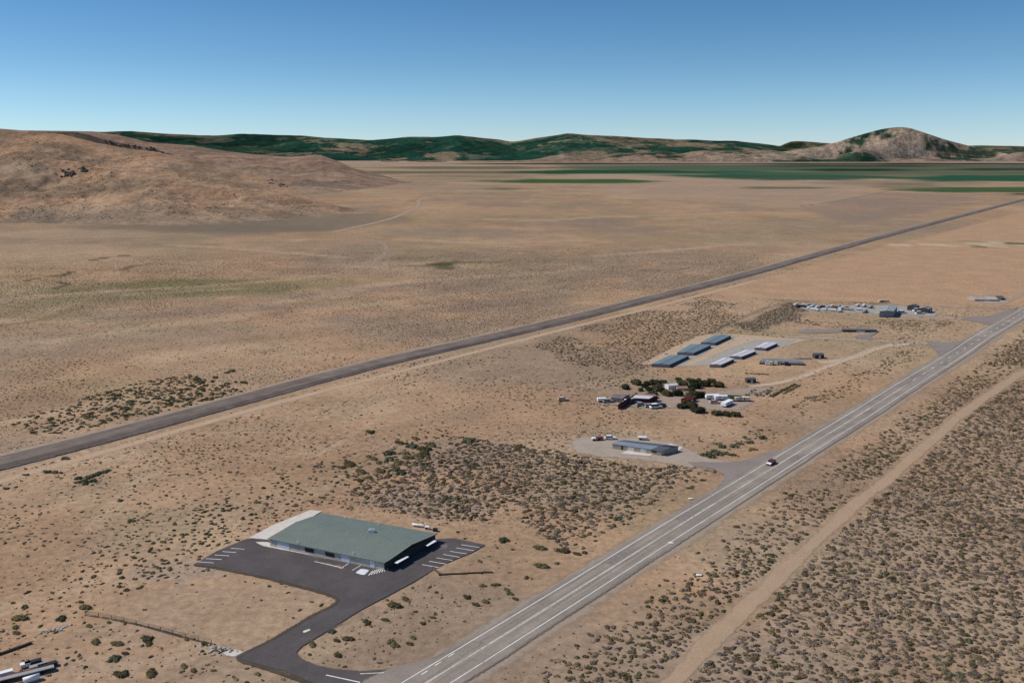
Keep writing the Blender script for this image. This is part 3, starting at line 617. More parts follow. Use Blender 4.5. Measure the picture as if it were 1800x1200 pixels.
sheet('concrete_apron', GL([(1091, 798), (1107, 789.5), (1150, 792), (1178, 780), (1201, 787), (1184, 798), (1162, 793.5), (1142, 802)]), .05, M_CONC, .4, .5)

# ------------------------------------------------------------------ the hall's car park and lane
LOT = [(340, 993), (383, 968), (433, 947.5), (467, 946), (560, 967), (660, 990), (690, 985), (740, 950), (797, 946), (853, 958), (833, 970), (767, 997), (733, 1020), (683, 1047), (633, 1073), (593, 1098), (553, 1123), (530, 1137), (521, 1147), (530, 1158), (553, 1168), (583, 1175.5), (633, 1180), (690, 1176), (735, 1168), (690, 1200), (650, 1236), (553, 1202), (500, 1180), (413, 1158), (433, 1145), (473, 1126), (517, 1100), (553, 1078), (583, 1065), (595, 1055), (593, 1050), (567, 1041), (487, 1020), (433, 1008), (383, 998)]
lot = sheet('parking_lot', GL(LOT), .045, M_LOT, .5, .5)
tag(lot, kind='structure')
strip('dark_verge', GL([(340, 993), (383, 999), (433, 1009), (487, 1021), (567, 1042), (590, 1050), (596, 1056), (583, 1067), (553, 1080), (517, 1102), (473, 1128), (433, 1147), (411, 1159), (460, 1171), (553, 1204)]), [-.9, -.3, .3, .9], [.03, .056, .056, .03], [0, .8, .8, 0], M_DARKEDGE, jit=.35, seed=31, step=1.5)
sheet('road_mouth', GL([(640, 1196), (690, 1173), (735, 1164), (773, 1154), (830, 1128), (850, 1130), (720, 1215), (690, 1260), (600, 1240)]), .052, M_ROAD, 1.0, .6)
def mark(pts, w=.13, mat=M_LINE, z=.066, parent=lot, name='parking_line'):
    P = GL(pts); d = P[1] - P[0]; d /= np.linalg.norm(d); n = np.array([d[1], -d[0]]) * w / 2; z = z + .15
    return mesh_obj(name, [(*(P[0] - n), z), (*(P[1] - n), z), (*(P[1] + n), z), (*(P[0] + n), z)], [(3, 2, 1, 0)], mat, parent)
for a, b in [((811, 958), (843, 963)), ((802, 963.6), (833, 968.5)), ((791, 969.5), (820, 974)), ((779, 975), (808, 980)), ((767, 981), (795.5, 985.6)), ((754, 987), (784.5, 992)), ((742, 993), (771, 998)),
             ((406, 964), (430, 966)), ((391, 970), (415, 971.5)), ((377, 976), (403, 977.5)), ((362, 982.5), (390, 984)), ((348, 988), (376, 990))]:
    mark([a, b], .22)
for a, b in [((598, 1000), (613, 991)), ((619, 1003), (634, 994.5))]: mark([a, b], .25, M_LINE_OLD)
for k in range(8):                                        # hatched bay by the front corner
    mark([(648 + 4.6 * k, 1012 - 1.2 * k), (655 + 4.0 * k, 1004 - 1.3 * k)], .25, M_LINE, name='hatch_line')
mark([(573, 1187), (633, 1200)], .28, M_LINE, .07); mark([(633, 1185), (675, 1183)], .22, M_LINE_OLD, .07)
mark([(553, 987.5), (604, 999)], .3, M_LINE_OLD, name='kerb_line')
for pts in [[(415, 1156), (500, 1122), (570, 1088), (640, 1052), (700, 1022), (760, 996)], [(432, 1160), (515, 1127), (590, 1090), (660, 1056), (720, 1025), (785, 988)], [(450, 1166), (530, 1132), (600, 1096)]]:
    strip('tyre_mark', GL(pts), [-.45, -.15, .15, .45], [.058] * 4, [0, .8, .8, 0], M_TYRE, lot, step=1.5, jit=.2, seed=len(pts))
for pts in [[(530, 967), (556, 968), (577, 976), (572, 982), (545, 978)], [(553, 985), (600, 996), (604, 1001), (580, 996)], [(770, 960), (790, 957), (786, 964), (768, 968)]]:
    sheet('dust_stain', GL(pts), .06, M_STAIN, .9, .4, lot)
sheet('arrow_mark', GL([(534, 1110.6), (543, 1106.8), (544, 1107.6), (535.5, 1111.6)]), .063, M_LINE_OLD, .15, .12, lot)
sheet('ramp_pad', GL([(628, 1007), (636, 1001.5), (646, 1003.5), (639, 1010)]), .07, flat('white_pad', (.66, .67, .68)), .25, .2, lot)
apron = sheet('concrete_walk', GL([(437, 946), (480, 923), (545, 897), (566, 899), (520, 925), (474, 949)]), .055, M_CONC, .35, .4)
front_walk = sheet('concrete_walk', GL([(448, 953), (468, 953), (560, 972), (678, 996), (676, 1003), (600, 987), (540, 975), (462, 960)]), .057, M_CONC, .25, .35)
sheet('rubble_pad', GL([(391, 1147), (405, 1141), (420, 1143), (428, 1146), (412, 1154), (398, 1152)]), .03, M_CONC, .8, .4)

# ------------------------------------------------------------------ building materials
def metal_roof(name, c, ribs=1.6, var=.06):
    t = NT(name); o = t.obj(); n = t.noise(o, .25, 6, .7); n2 = t.noise(o, 2.5, 4, .6, stretch=(1, .15, 1))
    k = t.scale(c, t.ramp(n, .3, .7, 1 - var, 1 + var)); t.color(t.scale(k, t.ramp(n2, .3, .7, .95, 1.05)))
    t.b.inputs['Roughness'].default_value = .55; t.b.inputs['Specular IOR Level'].default_value = .3
    return t.m
R_GREEN = metal_roof('green_metal_roof', (.160, .186, .152)); R_BLUE = metal_roof('blue_grey_metal_roof', (.155, .205, .225)); R_WHITE = metal_roof('white_metal_roof', (.56, .54, .55))
R_GREY = metal_roof('grey_metal_roof', (.22, .21, .195), var=.15); R_SHOP = metal_roof('slate_blue_roof', (.20, .235, .26)); R_SHOPD = metal_roof('dark_slate_roof_and_shade', (.085, .095, .11)); R_ORANGE = metal_roof('orange_roof', (.42, .20, .13)); R_STEEL = metal_roof('pale_steel_roof', (.30, .31, .29), var=.15)
W_BEIGE = flat('beige_wall', (.60, .54, .44), scale=.5); W_TAN = flat('tan_siding', (.36, .30, .24), scale=.6); W_DARK = flat('dark_siding_and_shade', (.06, .05, .045)); W_WHITE = flat('white_siding', (.70, .68, .64), scale=.6); W_RED = flat('dark_red_siding_and_shade', (.10, .022, .02)); W_GREY = flat('grey_siding', (.26, .26, .25), scale=.6)
M_TRIM = flat('dark_trim', (.035, .033, .03)); M_WHITE = flat('white_paint', (.78, .78, .76), .5, .4, .06); M_OFFW = flat('cream_paint', (.66, .58, .42), .6, .3, .1); M_DOOR = flat('door_paint', (.55, .53, .48), .6)
M_GLASS = flat('dark_glass', (.02, .025, .03), .12, .6, .05); M_RUBBER = flat('rubber', (.018, .018, .018)); M_STEELP = flat('steel', (.32, .32, .33), .4, .5, .2); M_BLACK = flat('black_paint_and_shade', (.02, .02, .022), .5, .3, .1)
M_MAROON = flat('maroon_paint', (.17, .014, .015), .35, .5, .05); M_RUST = flat('rust', (.15, .06, .035), .9, .1, .3); M_GREYP = flat('grey_paint', (.30, .30, .29), .6, .3, .12); M_WOOD = flat('weathered_wood', (.12, .085, .055), .9, .1, .3, 4); M_PINK = flat('faded_pink_paint', (.55, .40, .36), .6, .3, .1)

def lerp(a, b, t_): return np.asarray(a, float) * (1 - t_) + np.asarray(b, float) * t_
def building(name, quad, eave, ridge, roof, wall, along=0, over=.35, label=None, cat=None, group=None, roof2=None, doors=(), lean=None):
    """quad: roof corners in plan, surveyed at eave height, in order; the ridge runs parallel to side `along` (0: corner 0 to 1)."""
    Q = [np.array(q, float) for q in quad]
    if along: Q = Q[1:] + Q[:1]
    ctr = sum(Q) / 4; L = [q - ctr for q in Q]
    root = empty(name, (*ctr, 0))
    tag(root, label, cat, group)
    I = [l * (1 - over / np.linalg.norm(l) * 1.2) for l in L]
    m1, m3 = (L[1] + L[2]) / 2, (L[3] + L[0]) / 2
    i1, i3 = (I[1] + I[2]) / 2, (I[3] + I[0]) / 2
    def wallq(a, b): return [(*a, 0), (*b, 0), (*b, eave - .06), (*a, eave - .06)]
    mesh_obj('wall', wallq(I[0], I[1]), [(0, 1, 2, 3)], wall, root); mesh_obj('wall', wallq(I[2], I[3]), [(0, 1, 2, 3)], wall, root)
    for a, b, m in ((I[1], I[2], i1), (I[3], I[0], i3)):
        mesh_obj('gable_wall', [(*a, 0), (*b, 0), (*b, eave - .06), (*m, ridge - .10), (*a, eave - .06)], [(0, 1, 2, 3, 4)], wall, root)
    r1, r3 = (*m1, ridge), (*m3, ridge)
    MB().quad_slab([(*L[0], eave), (*L[1], eave), r1, r3], .12).build('roof_panel', roof, root)
    MB().quad_slab([r3, r1, (*L[2], eave), (*L[3], eave)], .12).build('roof_panel', roof2 or roof, root)
    MB().tube((*m1, ridge + .04), (*m3, ridge + .04), .09, n=6).build('ridge_cap', roof, root)
    for side, f0, f1, h, mat, dn in doors:
        a, b = I[side], I[(side + 1) % 4]; p0, p1 = lerp(a, b, f0), lerp(a, b, f1); d = (p1 - p0) / np.linalg.norm(p1 - p0); n = np.array([d[1], -d[0]])
        if n @ ((a + b) / 2) < 0: n = -n
        q0, q1 = p0 + n * .05, p1 + n * .05
        z0 = .9 if dn == 'window' else .03
        mesh_obj(dn, [(*q0, z0), (*q1, z0), (*q1, h), (*q0, h)], [(0, 1, 2, 3)], mat, root)
    return root, Q, L, I

# the hall
EV = 2.45
HQ = [G(567, 901, EV), G(769, 937.5, EV), G(677, 989, EV), G(470, 946, EV)]
hall, Q, L, I = building('hall', HQ, EV, 3.45, R_GREEN, W_BEIGE, 0, .5, 'large low hall with green metal roof beside the dark asphalt car park', 'building',
    doors=[(2, .08, .115, 2.1, M_WHITE, 'door'), (2, .29, .36, 2.2, M_WHITE, 'door'), (2, .42, .50, 2.0, M_GLASS, 'window'), (2, .60, .68, 2.0, M_GLASS, 'window'), (2, .82, .93, 2.3, M_WHITE, 'door'), (3, .2, .3, 2.1, M_DOOR, 'door'), (3, .6, .75, 2.3, M_DOOR, 'door')])
max(kids(hall, 'gable_wall'), key=lambda o: sum(v.co.x for v in o.data.vertices) / 5).data.materials[0] = W_DARK  # right end wall coloured dark to stand in for its shade
MB().tube((*L[1], EV + .03), (*L[2], EV + .03), .12, n=6).build('gutter', M_TRIM, hall)
for f0, f1 in ((.12, .30), (.66, .88)):                   # two white canopies along the shaded side
    a, b = lerp(L[1], L[2], f0), lerp(L[1], L[2], f1); n = np.array([(b - a)[1], -(b - a)[0]]); n /= np.linalg.norm(n); n = n if n @ a > 0 else -n
    cn = MB().quad_slab([(*(a + n * .9), 1.8), (*(a + n * 1.75), 1.75), (*(b + n * 1.75), 1.75), (*(b + n * .9), 1.8)], .1).build('canopy', M_WHITE, hall)
    for e in (a, b): MB().tube((*(e + n * 1.7), 0), (*(e + n * 1.7), 1.72), .05, n=6).build('post', M_TRIM, cn)
m = MB(); rA, rB = (L[1] + L[2]) / 2, (L[3] + L[0]) / 2
for k in range(1, 30):
    f = k / 30
    for e0, e1 in ((L[0], L[1]), (L[3], L[2])):
        a, b = lerp(e0, e1, f), lerp(rB, rA, f); m.tube((*a, EV + .012), (*b, 3.462), .014, n=4)
m.build('standing_seam', R_GREEN, hall)['kind'] = 'stuff'
v0 = G(653, 932, 3.6) - sum(HQ) / 4
hv = MB().box(v0[0] - .8, v0[0] + .9, v0[1] - .6, v0[1] + .6, 2.9, 4.0, .12).build('rooftop_vent', M_WHITE, hall); MB().box(v0[0] - .5, v0[0] + .6, v0[1] - .35, v0[1] + .35, 4.002, 4.12).build('vent_cap', M_GREYP, hv)
for px, py in [(523, 952), (621, 971), (606, 908.5), (665, 921)]:
    q = G(px, py, 3.0) - sum(HQ) / 4; MB().tube((*q, 2.5), (*q, 3.2), .14, .12, 8).build('roof_pipe', M_WHITE, hall)

# storage units
def vside(q): return [G(*p, 1.55) for p in q]
for i, (q, lab, rf) in enumerate([
    ([(1177.6, 623.8), (1211.6, 624.4), (1176.7, 640.8), (1144.6, 639.5)], 'blue grey roofed storage building, the nearest of its row of three', R_BLUE),
    ([(1214.4, 604.6), (1250.3, 605.9), (1219.2, 620), (1189.9, 619.5)], 'blue grey roofed storage building in the middle of its row of three', R_BLUE),
    ([(1256, 588.5), (1285.3, 589.3), (1257, 602.5), (1231.4, 601.7)], 'blue grey roofed storage building, the farthest of its row of three', R_BLUE),
    ([(1271, 628.6), (1291, 630), (1267.3, 640.8), (1247, 640.3)], 'white roofed storage building, the nearest of its row of three', R_WHITE),
    ([(1309.8, 614.8), (1329.7, 616.3), (1303.2, 626.7), (1282.4, 625.9)], 'white roofed storage building in the middle of its row of three', R_WHITE),
    ([(1344.8, 601.2), (1367.4, 602.5), (1345.7, 612), (1325.9, 610.6)], 'white roofed storage building, the farthest of its row of three', R_WHITE)]):
    dd = [(1, .04 + k * .096, .115 + k * .096, 1.35, W_DARK, 'roll_up_door') for k in range(10)]
    building('storage_building', vside(q), 1.55, 1.85, rf, W_GREY if i < 3 else W_TAN, 1, .2, lab, 'building', 'self storage buildings in the gravel yard',
             doors=[(0 if s == 1 else s, a, b, h, m, n) for s, a, b, h, m, n in dd])

# the shop by the highway turn-off
SQ = [G(1098, 773, 1.9), G(1194, 784, 1.9), G(1164, 792.5, 1.9), G(1075, 779.5, 1.9)]
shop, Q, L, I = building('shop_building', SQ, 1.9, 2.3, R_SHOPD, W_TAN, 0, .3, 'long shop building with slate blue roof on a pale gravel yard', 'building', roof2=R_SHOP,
    doors=[(2, .1, .2, 1.6, M_GLASS, 'window'), (2, .3, .42, 1.7, M_DOOR, 'roll_up_door'), (2, .55, .68, 1.7, M_DOOR, 'roll_up_door'), (2, .78, .82, 1.7, M_GLASS, 'door')])
a, b, cc_, d_ = L[1], L[2], lerp(L[2], L[3], .22), lerp(L[1], L[0], .20)
m_ = (a + b) / 2; k_ = (cc_ + d_) / 2
MB().quad_slab([(*d_, 1.95), (*a, 1.95), (*m_, 2.35), (*k_, 2.35)], .04).build('painted_shade_roof', M_BLACK, shop); MB().quad_slab([(*k_, 2.35), (*m_, 2.35), (*b, 1.95), (*cc_, 1.95)], .04).build('painted_shade_roof', R_SHOPD, shop)  # dark end sections put the roof's shade into the colour

def quonset(name, q4, h, roof, wall, label, cat, group=None, n=9):
    Q = [np.array(p, float) for p in q4]; ctr = sum(Q) / 4; L = [p - ctr for p in Q]; root = empty(name, (*ctr, 0)); tag(root, label, cat, group)
    V, F = [], []
    for k in range(n + 1):
        a = math.pi * k / n; f = .5 - .5 * math.cos(a); z = h * (.35 + .65 * math.sin(a)) if 0 < k < n else h * .3
        V += [(*lerp(L[0], L[3], f), z), (*lerp(L[1], L[2], f), z)]
    F = [(2 * k, 2 * k + 1, 2 * k + 3, 2 * k + 2) for k in range(n)]
    mesh_obj('curved_roof', V, F, roof, root, True)
    for e in (0, 1): mesh_obj('end_wall', [V[2 * k + e] for k in range(n + 1)] + [(*((L[3], L[2])[e] * .998), 0), (*((L[0], L[1])[e] * .998), 0)], [tuple(range(n + 3))], wall, root)
    for e in (0, 3): 
        A, B = (L[0], L[1]) if e == 0 else (L[3], L[2])
        mesh_obj('side_wall', [(*A, 0), (*B, 0), (*B, h * .31), (*A, h * .31)], [(0, 1, 2, 3)], wall, root)
    return root
quonset('barn', [G(1343, 630, 1.5), G(1400, 631.5, 1.5), G(1414, 637, 1.5), G(1335, 635, 1.5)], 2.3, R_GREY, W_DARK, 'long low grey barn with curved roof beside the white storage buildings', 'barn')

def shed(px, py, w, d, h, rz, roof, wall, label, name='shed', cat='shed', group=None, pitch=.14):
    """A small gabled outbuilding with its base centred on a surveyed point; w along its ridge."""
    h = h * .8; q = G(px, py); u = np.array([math.cos(rz), math.sin(rz)]); v = np.array([-u[1], u[0]])
    Q = [q + u * w / 2 * a + v * d / 2 * b for a, b in ((-1, 1), (1, 1), (1, -1), (-1, -1))]
    return building(name, Q, h, h + d * pitch, roof, wall, 0, .12, label, cat, group, doors=[(2, .35, .6, min(2.0, h * .8), M_DOOR if wall is not M_DOOR else M_TRIM, 'door')])[0]
HWA = R(90 - 40.45)
shed(1438, 629, 5, 3.5, 2.6, .1, R_SHOPD, W_DARK, 'small dark shed right of the curved roof barn')
shed(1411, 631, 9, 1.2, .5, .05, R_GREY, W_TAN, 'low flat pale shelter behind the curved roof barn')
shed(1319, 671.6, 4.5, 3, 2.2, .1, R_SHOPD, W_DARK, 'small dark shed standing alone in the open between barn and trees')
shed(1510, 583, 20, 3.0, 1.5, R(-3), R_SHOPD, W_DARK, 'long low black shape inside the asphalt loop', pitch=.1)  # long low black gabled form
building('warehouse', [G(1549, 537.5, 4), G(1578, 537.5, 4), G(1571, 547, 4), G(1546, 547, 4)], 4.0, 4.5, R_STEEL, W_GREY, 1, .3, 'large grey warehouse in the crowded works yard', 'building', doors=[(2, .3, .6, 3.5, M_TRIM, 'roll_up_door')])
shed(1605, 544.5, 7, 6, 3.5, HWA, R_SHOPD, W_DARK, 'dark shed just right of the grey warehouse'); shed(1627, 548.5, 8, 6, 3.5, HWA, R_GREY, W_DARK, 'rightmost dark shed of the works yard')
shed(1727, 527, 17, 12, 1.5, R(-2), metal_roof('dusty_roof', (.40, .34, .28), var=.25), W_TAN, 'pale roofed house by the far highway junction', 'house', 'house'); shed(1752, 526, 8, 8, 1.7, R(-2), R_SHOPD, W_DARK, 'dark roofed outbuilding next to the far pale house')
# homestead buildings
building('farmhouse', [G(1122, 691.5, 2.3), G(1157, 694.5, 2.3), G(1141, 700.5, 2.3), G(1111, 699, 2.3)], 2.3, 2.65, R_ORANGE, W_RED, 0, .25, 'farmhouse with orange rear roof and white front roof among the trees', 'house', roof2=R_WHITE, doors=[(2, .4, .5, 2.1, M_TRIM, 'door'), (2, .6, .8, 2.0, M_GLASS, 'window')])
building('shadow_shed', [G(1118, 692, 2), G(1122, 692, 2), G(1091, 711, 2), G(1086, 711, 2)], 2.0, 2.4, R_SHOPD, W_RED, 1, .1, 'long narrow dark red form in place of a shadow slanting past the farmhouse', 'shed')  # narrow red form added in place of a long building's shadow
for o in kids(bpy.data.objects['shadow_shed'], 'roof_panel'): o.data.materials[0] = W_RED
building('old_barn', [G(1083, 692.5, 2), G(1108, 693, 2), G(1094, 700, 2), G(1073, 698.5, 2)], 2.0, 2.4, metal_roof('weathered_purple_roof', (.20, .165, .16), var=.3), W_TAN, 0, .2, 'weathered purple grey barn roof left of the orange roofed farmhouse', 'barn')
shed(1210, 706.5, 7, 3.5, 2.4, HWA, W_RED, W_RED, 'small maroon shed at the end of the homestead yard')
shed(1143, 699.5, 4, 3, 2.2, .2, R_SHOPD, W_DARK, 'small black shed against the front of the farmhouse')
shed(1180, 682.5, 5, 4, 2.4, .3, R_WHITE, W_WHITE, 'small white cabin hidden between the dark trees')
shed(1198, 684.8, 5, 4, 1.5, .05, metal_roof('faded_red_roof', (.30, .17, .12)), W_TAN, 'low faded red roofed cabin between the dark trees')

# ------------------------------------------------------------------ vehicles, trailers and tanks
def make_car(name, body_m, roof_m, label, px, py, rz, group=None, length=4.6, wide=1.85, cat='car', van=False):
    root = empty(name, (*G(px, py), .05), rz); tag(root, label, cat, group)
    l, w = length / 2, wide / 2
    prof = [(-l, .35), (-l, .85), (-l * .9, .95), (-l * .35, 1.0), (l * .42, 1.0), (l * .9, .85), (l, .7), (l, .35)]
    MB().prism(prof, -w, w).build('body', body_m, root, bevel=.05)
    h = 1.95 if van else 1.5
    cab = [(-l * .88, .98), (-l * .72, h), (l * .18, h), (l * .45, 1.0)]
    MB().prism(cab, -w * .88, w * .88).build('cabin', M_GLASS, root)
    MB().prism([(-l * .72, h), (-l * .70, h + .05), (l * .16, h + .05), (l * .20, h)], -w * .85, w * .85).build('car_roof', roof_m, root)
    MB().prism([(l * .46, 1.0), (l * .48, 1.02), (l * .96, .87), (l * .98, .80)], -w * .9, w * .9).build('bonnet', roof_m, root)
    for sx in (-.6, .62):
        for sy in (-1, 1):
            wh = MB().tube((l * sx, sy * (w - .2), .33), (l * sx, sy * (w + .02), .33), .34, n=12).build('wheel', M_RUBBER, root)
            MB().tube((l * sx, sy * (w + .02), .33), (l * sx, sy * (w + .04), .33), .18, n=8).build('rim', M_STEELP, wh)
    for sy in (-1, 1):
        MB().box(l - .03, l + .02, sy * w * .75 - .15, sy * w * .75 + .15, .58, .72).build('headlight', M_WHITE, root)
    return root
make_car('car', M_MAROON, M_MAROON, 'dark red car with pale bonnet driving on the highway past the shop turn-off', 1355, 816, R(180) + HWA)
kids(bpy.data.objects['car'], 'bonnet')[0].data.materials[0] = M_WHITE
def make_trailer(name, box_m, label, px, py, rz, length=7.0, wide=2.5, high=2.6, group=None, cat='trailer', dark=None):
    high *= .55; wide *= .8; length *= .8
    root = empty(name, (*G(px, py), .02), rz); tag(root, label, cat, group)
    l, w = length / 2, wide / 2
    MB().box(-l, l, -w, w, .55, .55 + high, .06).build('box', box_m, root, bevel=.08)
    MB().box(-l * .95, l * 1.15, -w * .4, w * .4, .42, .548).build('chassis', M_BLACK, root)
    for sx in (-.45, -.2):
        for sy in (-1, 1): MB().tube((l * sx, sy * (w - .25), .38), (l * sx, sy * (w + .01), .38), .38, n=10).build('wheel', M_RUBBER, root)
    if length > 4:
        MB().box(l * .2, l * .35, -w - .012, -w + .02, min(.75, high), high * .9 + .5).build('door', dark or M_GREYP, root)
        MB().box(-l * .55, -l * .1, -w - .012, -w + .02, high * .5 + .5, high * .8 + .5).build('window', M_GLASS, root)
    return root
TRL = 'trailers and vehicles around the homestead'
make_trailer('trailer', M_WHITE, 'white trailer, left of the pair behind the yard trees', 1252, 701, .1, 7.5, group=TRL)
make_trailer('trailer', M_WHITE, 'white trailer, right of the pair behind the yard trees', 1268, 702.7, .05, 7.5, group=TRL)
make_trailer('trailer', M_OFFW, 'cream trailer with dark side at the right end of the homestead', 1304, 705, .0, 8, group=TRL, dark=M_MAROON)
make_trailer('trailer', M_WHITE, 'white box trailer parked slanted in the turning circle', 1278, 712.5, HWA, 9, 3.0, group=TRL, dark=M_MAROON)
make_trailer('trailer', M_BLACK, 'black trailer in place of shade beside the cream trailer', 1291, 703.5, R(-20), 8, 2.6, group=TRL)  # black form added where only shade lies
make_trailer('camper', M_WHITE, 'small white camper at the far left edge of the homestead', 1057.5, 706, .1, 4.8, 2.4, 2.2, TRL, 'camper')
make_car('parked_car', M_GREYP, M_GREYP, 'grey car beside the leftmost white camper', 1069, 707, .2, TRL)
make_car('parked_car', M_WHITE, M_WHITE, 'white car right of the slanting dark red shadow form', 1104, 708, .1, TRL)
make_car('parked_van', M_WHITE, M_WHITE, 'white van in front of the farmhouse', 1116, 707.5, .0, TRL, 5.4, 2.0, 'van', True)
make_car('parked_car', M_BLACK, M_BLACK, 'black car between white car and white van', 1109, 709.5, .5, TRL)
make_car('parked_van', M_WHITE, M_WHITE, 'white van at the front edge of the homestead yard', 1153, 717, .3, TRL, 5.4, 2.0, 'van', True)
make_car('parked_car', M_GREYP, M_GREYP, 'grey car parked left of the front white van', 1143, 715.5, .1, TRL); make_car('parked_car', M_BLACK, M_BLACK, 'black car parked right of the front white van', 1163, 714.5, .9, TRL)
make_car('parked_car', M_GREYP, M_GREYP, 'grey car alone in the middle of the homestead yard front', 1127, 713, .3, TRL)
make_car('parked_car', M_PINK, M_PINK, 'faded pink car in the middle of the turning circle', 1257, 709, .0, TRL)
make_car('parked_car', M_PINK, M_PINK, 'faded pink car alone in the dry field left of the homestead', 990, 704, .1)
make_trailer('trailer', M_MAROON, 'maroon trailer at the back of the shop yard', 1053, 773.5, .25, 3.6, 2.0, 1.3)
make_trailer('trailer', M_WHITE, 'small white trailer left of the maroon trailer', 1045, 774, .1, 2.6, 2.0, 1.1)
make_car('parked_van', M_WHITE, M_WHITE, 'white van behind the left end of the shop', 1073, 772, .0, None, 4.2, 1.6, 'van', False)
make_trailer('trailer', M_WHITE, 'white box trailer half hidden behind the shop roof', 1129, 772.8, R(-8), 4.2, 2.0, 1.3)
make_car('pickup_truck', M_WHITE, M_WHITE, 'white pickup with black bonnet parked before the shop', 1131, 792.5, R(-12), None, 5.6, 2.0, 'truck')
kids(bpy.data.objects['pickup_truck'], 'bonnet')[0].data.materials[0] = M_BLACK
for px, py, m, lab in [(1348, 639.5, M_WHITE, 'white car, first from the left before the curved roof barn'), (1354.5, 640.3, M_OFFW, 'cream car, second from the left before the barn'), (1363, 639.8, M_WHITE, 'white car, third from the left before the barn'), (1368.5, 639.6, M_GREYP, 'grey car, fourth from the left before the barn'), (1381.5, 641, M_BLACK, 'black car, rightmost before the curved roof barn')]:
    make_car('parked_car', m, m, lab, px, py, R(80), 'cars parked before the barn')

# works yard: rows of trailers and containers
wy = [(1399, 537.2, 'white'), (1404, 540, 'black'), (1411, 537.8, 'white'), (1415, 540.4, 'black'), (1420, 537.6, 'grey'), (1424, 542.6, 'white'), (1429, 540.6, 'grey'), (1432, 545.5, 'white'), (1436, 542, 'white'), (1441, 539.8, 'grey'), (1446, 541.8, 'black'), (1449, 545.6, 'white'), (1455, 542.2, 'grey'), (1461, 540.2, 'white'), (1466, 542.2, 'rust'), (1463, 546.8, 'white'), (1474, 541, 'grey'), (1479, 544.2, 'white'), (1486, 542.6, 'rust'), (1491, 545.4, 'grey'), (1476, 548, 'white'), (1507, 538.4, 'white'), (1518, 538.8, 'white'), (1510, 545.5, 'white'), (1520, 549, 'grey'), (1530, 541.5, 'grey')]
mats = {'white': flat('dusty_white_paint', (.55, .54, .52), .6, .3, .2), 'black': M_BLACK, 'grey': M_GREYP, 'rust': M_RUST}
for i, (px, py, k) in enumerate(wy):
    o = make_trailer('works_trailer', mats[k], f'{k if k != "rust" else "rusty"} trailer in the crowded rows of the works yard', px, py, HWA + random.uniform(-.25, .25) + (R(90) if i % 4 == 3 else 0), random.uniform(4.5, 9), 2.4, random.uniform(1.4, 2.6), f'{k} works yard trailers')
make_car('parked_van', M_WHITE, M_WHITE, 'white van at the front corner of the grey warehouse', 1586, 551, .2, None, 6, 2.2, 'van', True)
make_car('parked_van', M_WHITE, M_WHITE, 'white van between the two dark works sheds', 1612, 547, .2, None, 6, 2.2, 'van', True)
make_car('parked_van', M_WHITE, M_WHITE, 'white van before the rightmost dark works shed', 1617, 552, .1, None, 6, 2.2, 'van', True)
make_trailer('works_trailer', M_PINK, 'pale pink trailer behind the grey warehouse', 1553, 531.5, .05, 9, 2.6, 2.2)

def make_tank(px, py, rz, label):
    root = empty('gas_tank', (*G(px, py), 0), rz); tag(root, label, 'tank')
    m = MB(); n = 10; prof = [(-2.4, .12), (-2.25, .5), (-1.9, .68), (1.9, .68), (2.25, .5), (2.4, .12)]
    for k, (xx, rr) in enumerate(prof):
        m.v += [(xx, rr * math.cos(2 * math.pi * i / n), 1.05 + rr * math.sin(2 * math.pi * i / n)) for i in range(n)]
        if k: m.f += [((k - 1) * n + i, (k - 1) * n + (i + 1) % n, k * n + (i + 1) % n, k * n + i) for i in range(n)]
    m.build('tank', M_WHITE, root, True)
    for sx in (-1.3, 1.3): MB().box(sx - .15, sx + .15, -.5, .5, 0, .5, .03).build('saddle', M_GREYP, root)
    root.scale = (.8, .6, .55)
    MB().tube((0, 0, 1.72), (0, 0, 1.95), .2, n=8).build('valve_dome', M_GREYP, root)
make_tank(735, 925.5, R(-15), 'white gas tank lying behind the green roofed hall')
def make_unit(px, py, m, label):
    root = empty('machine_box', (*G(px, py), 0), R(-15)); root.scale = (.7, .7, .6); tag(root, label, 'box')
    MB().box(-.9, .9, -.7, .7, .1, 1.4, .03).build('cabinet', m, root, bevel=.04); MB().box(-1.0, 1.0, -.8, .8, 0, .1).build('plinth', M_GREYP, root); MB().box(-.6, .6, -.72, -.69, .3, 1.2).build('grille', M_BLACK, root)
make_unit(751, 929.5, M_WHITE, 'white machine box right of the gas tank'); make_unit(765, 933, M_BLACK, 'dark machine box nearest the hall roof corner')

# bottom left corner: flatbed and scrap
root = empty('flatbed_trailer', (*G(34, 1190), 0), math.atan2(*(G(72, 1180) - G(0, 1198))[::-1])); tag(root, 'long pale flatbed trailer with dark stripe in the bottom left corner', 'trailer')
MB().box(-6.2, 6.4, -1.0, .15, .75, .95, .02).build('bed', M_GREYP, root); MB().box(-6.0, 6.2, .16, .95, .6, .80, .02).build('side_rail', M_RUST, root)
for sx in (-3.5, -2.4, 4.2):
    for sy in (-.9, .75): MB().tube((sx, sy - .12, .4), (sx, sy + .12, .4), .4, n=10).build('wheel', M_RUBBER, root)
root = empty('water_tank', (*G(56, 1197), 0), R(35)); tag(root, 'white rounded tank beside the pale flatbed trailer', 'tank')
MB().tube((-1.5, 0, .75), (1.5, 0, .75), .6, n=14).build('barrel', M_WHITE, root, True); MB().box(-1.1, 1.1, -.35, .35, 0, .35).build('cradle', M_GREYP, root)
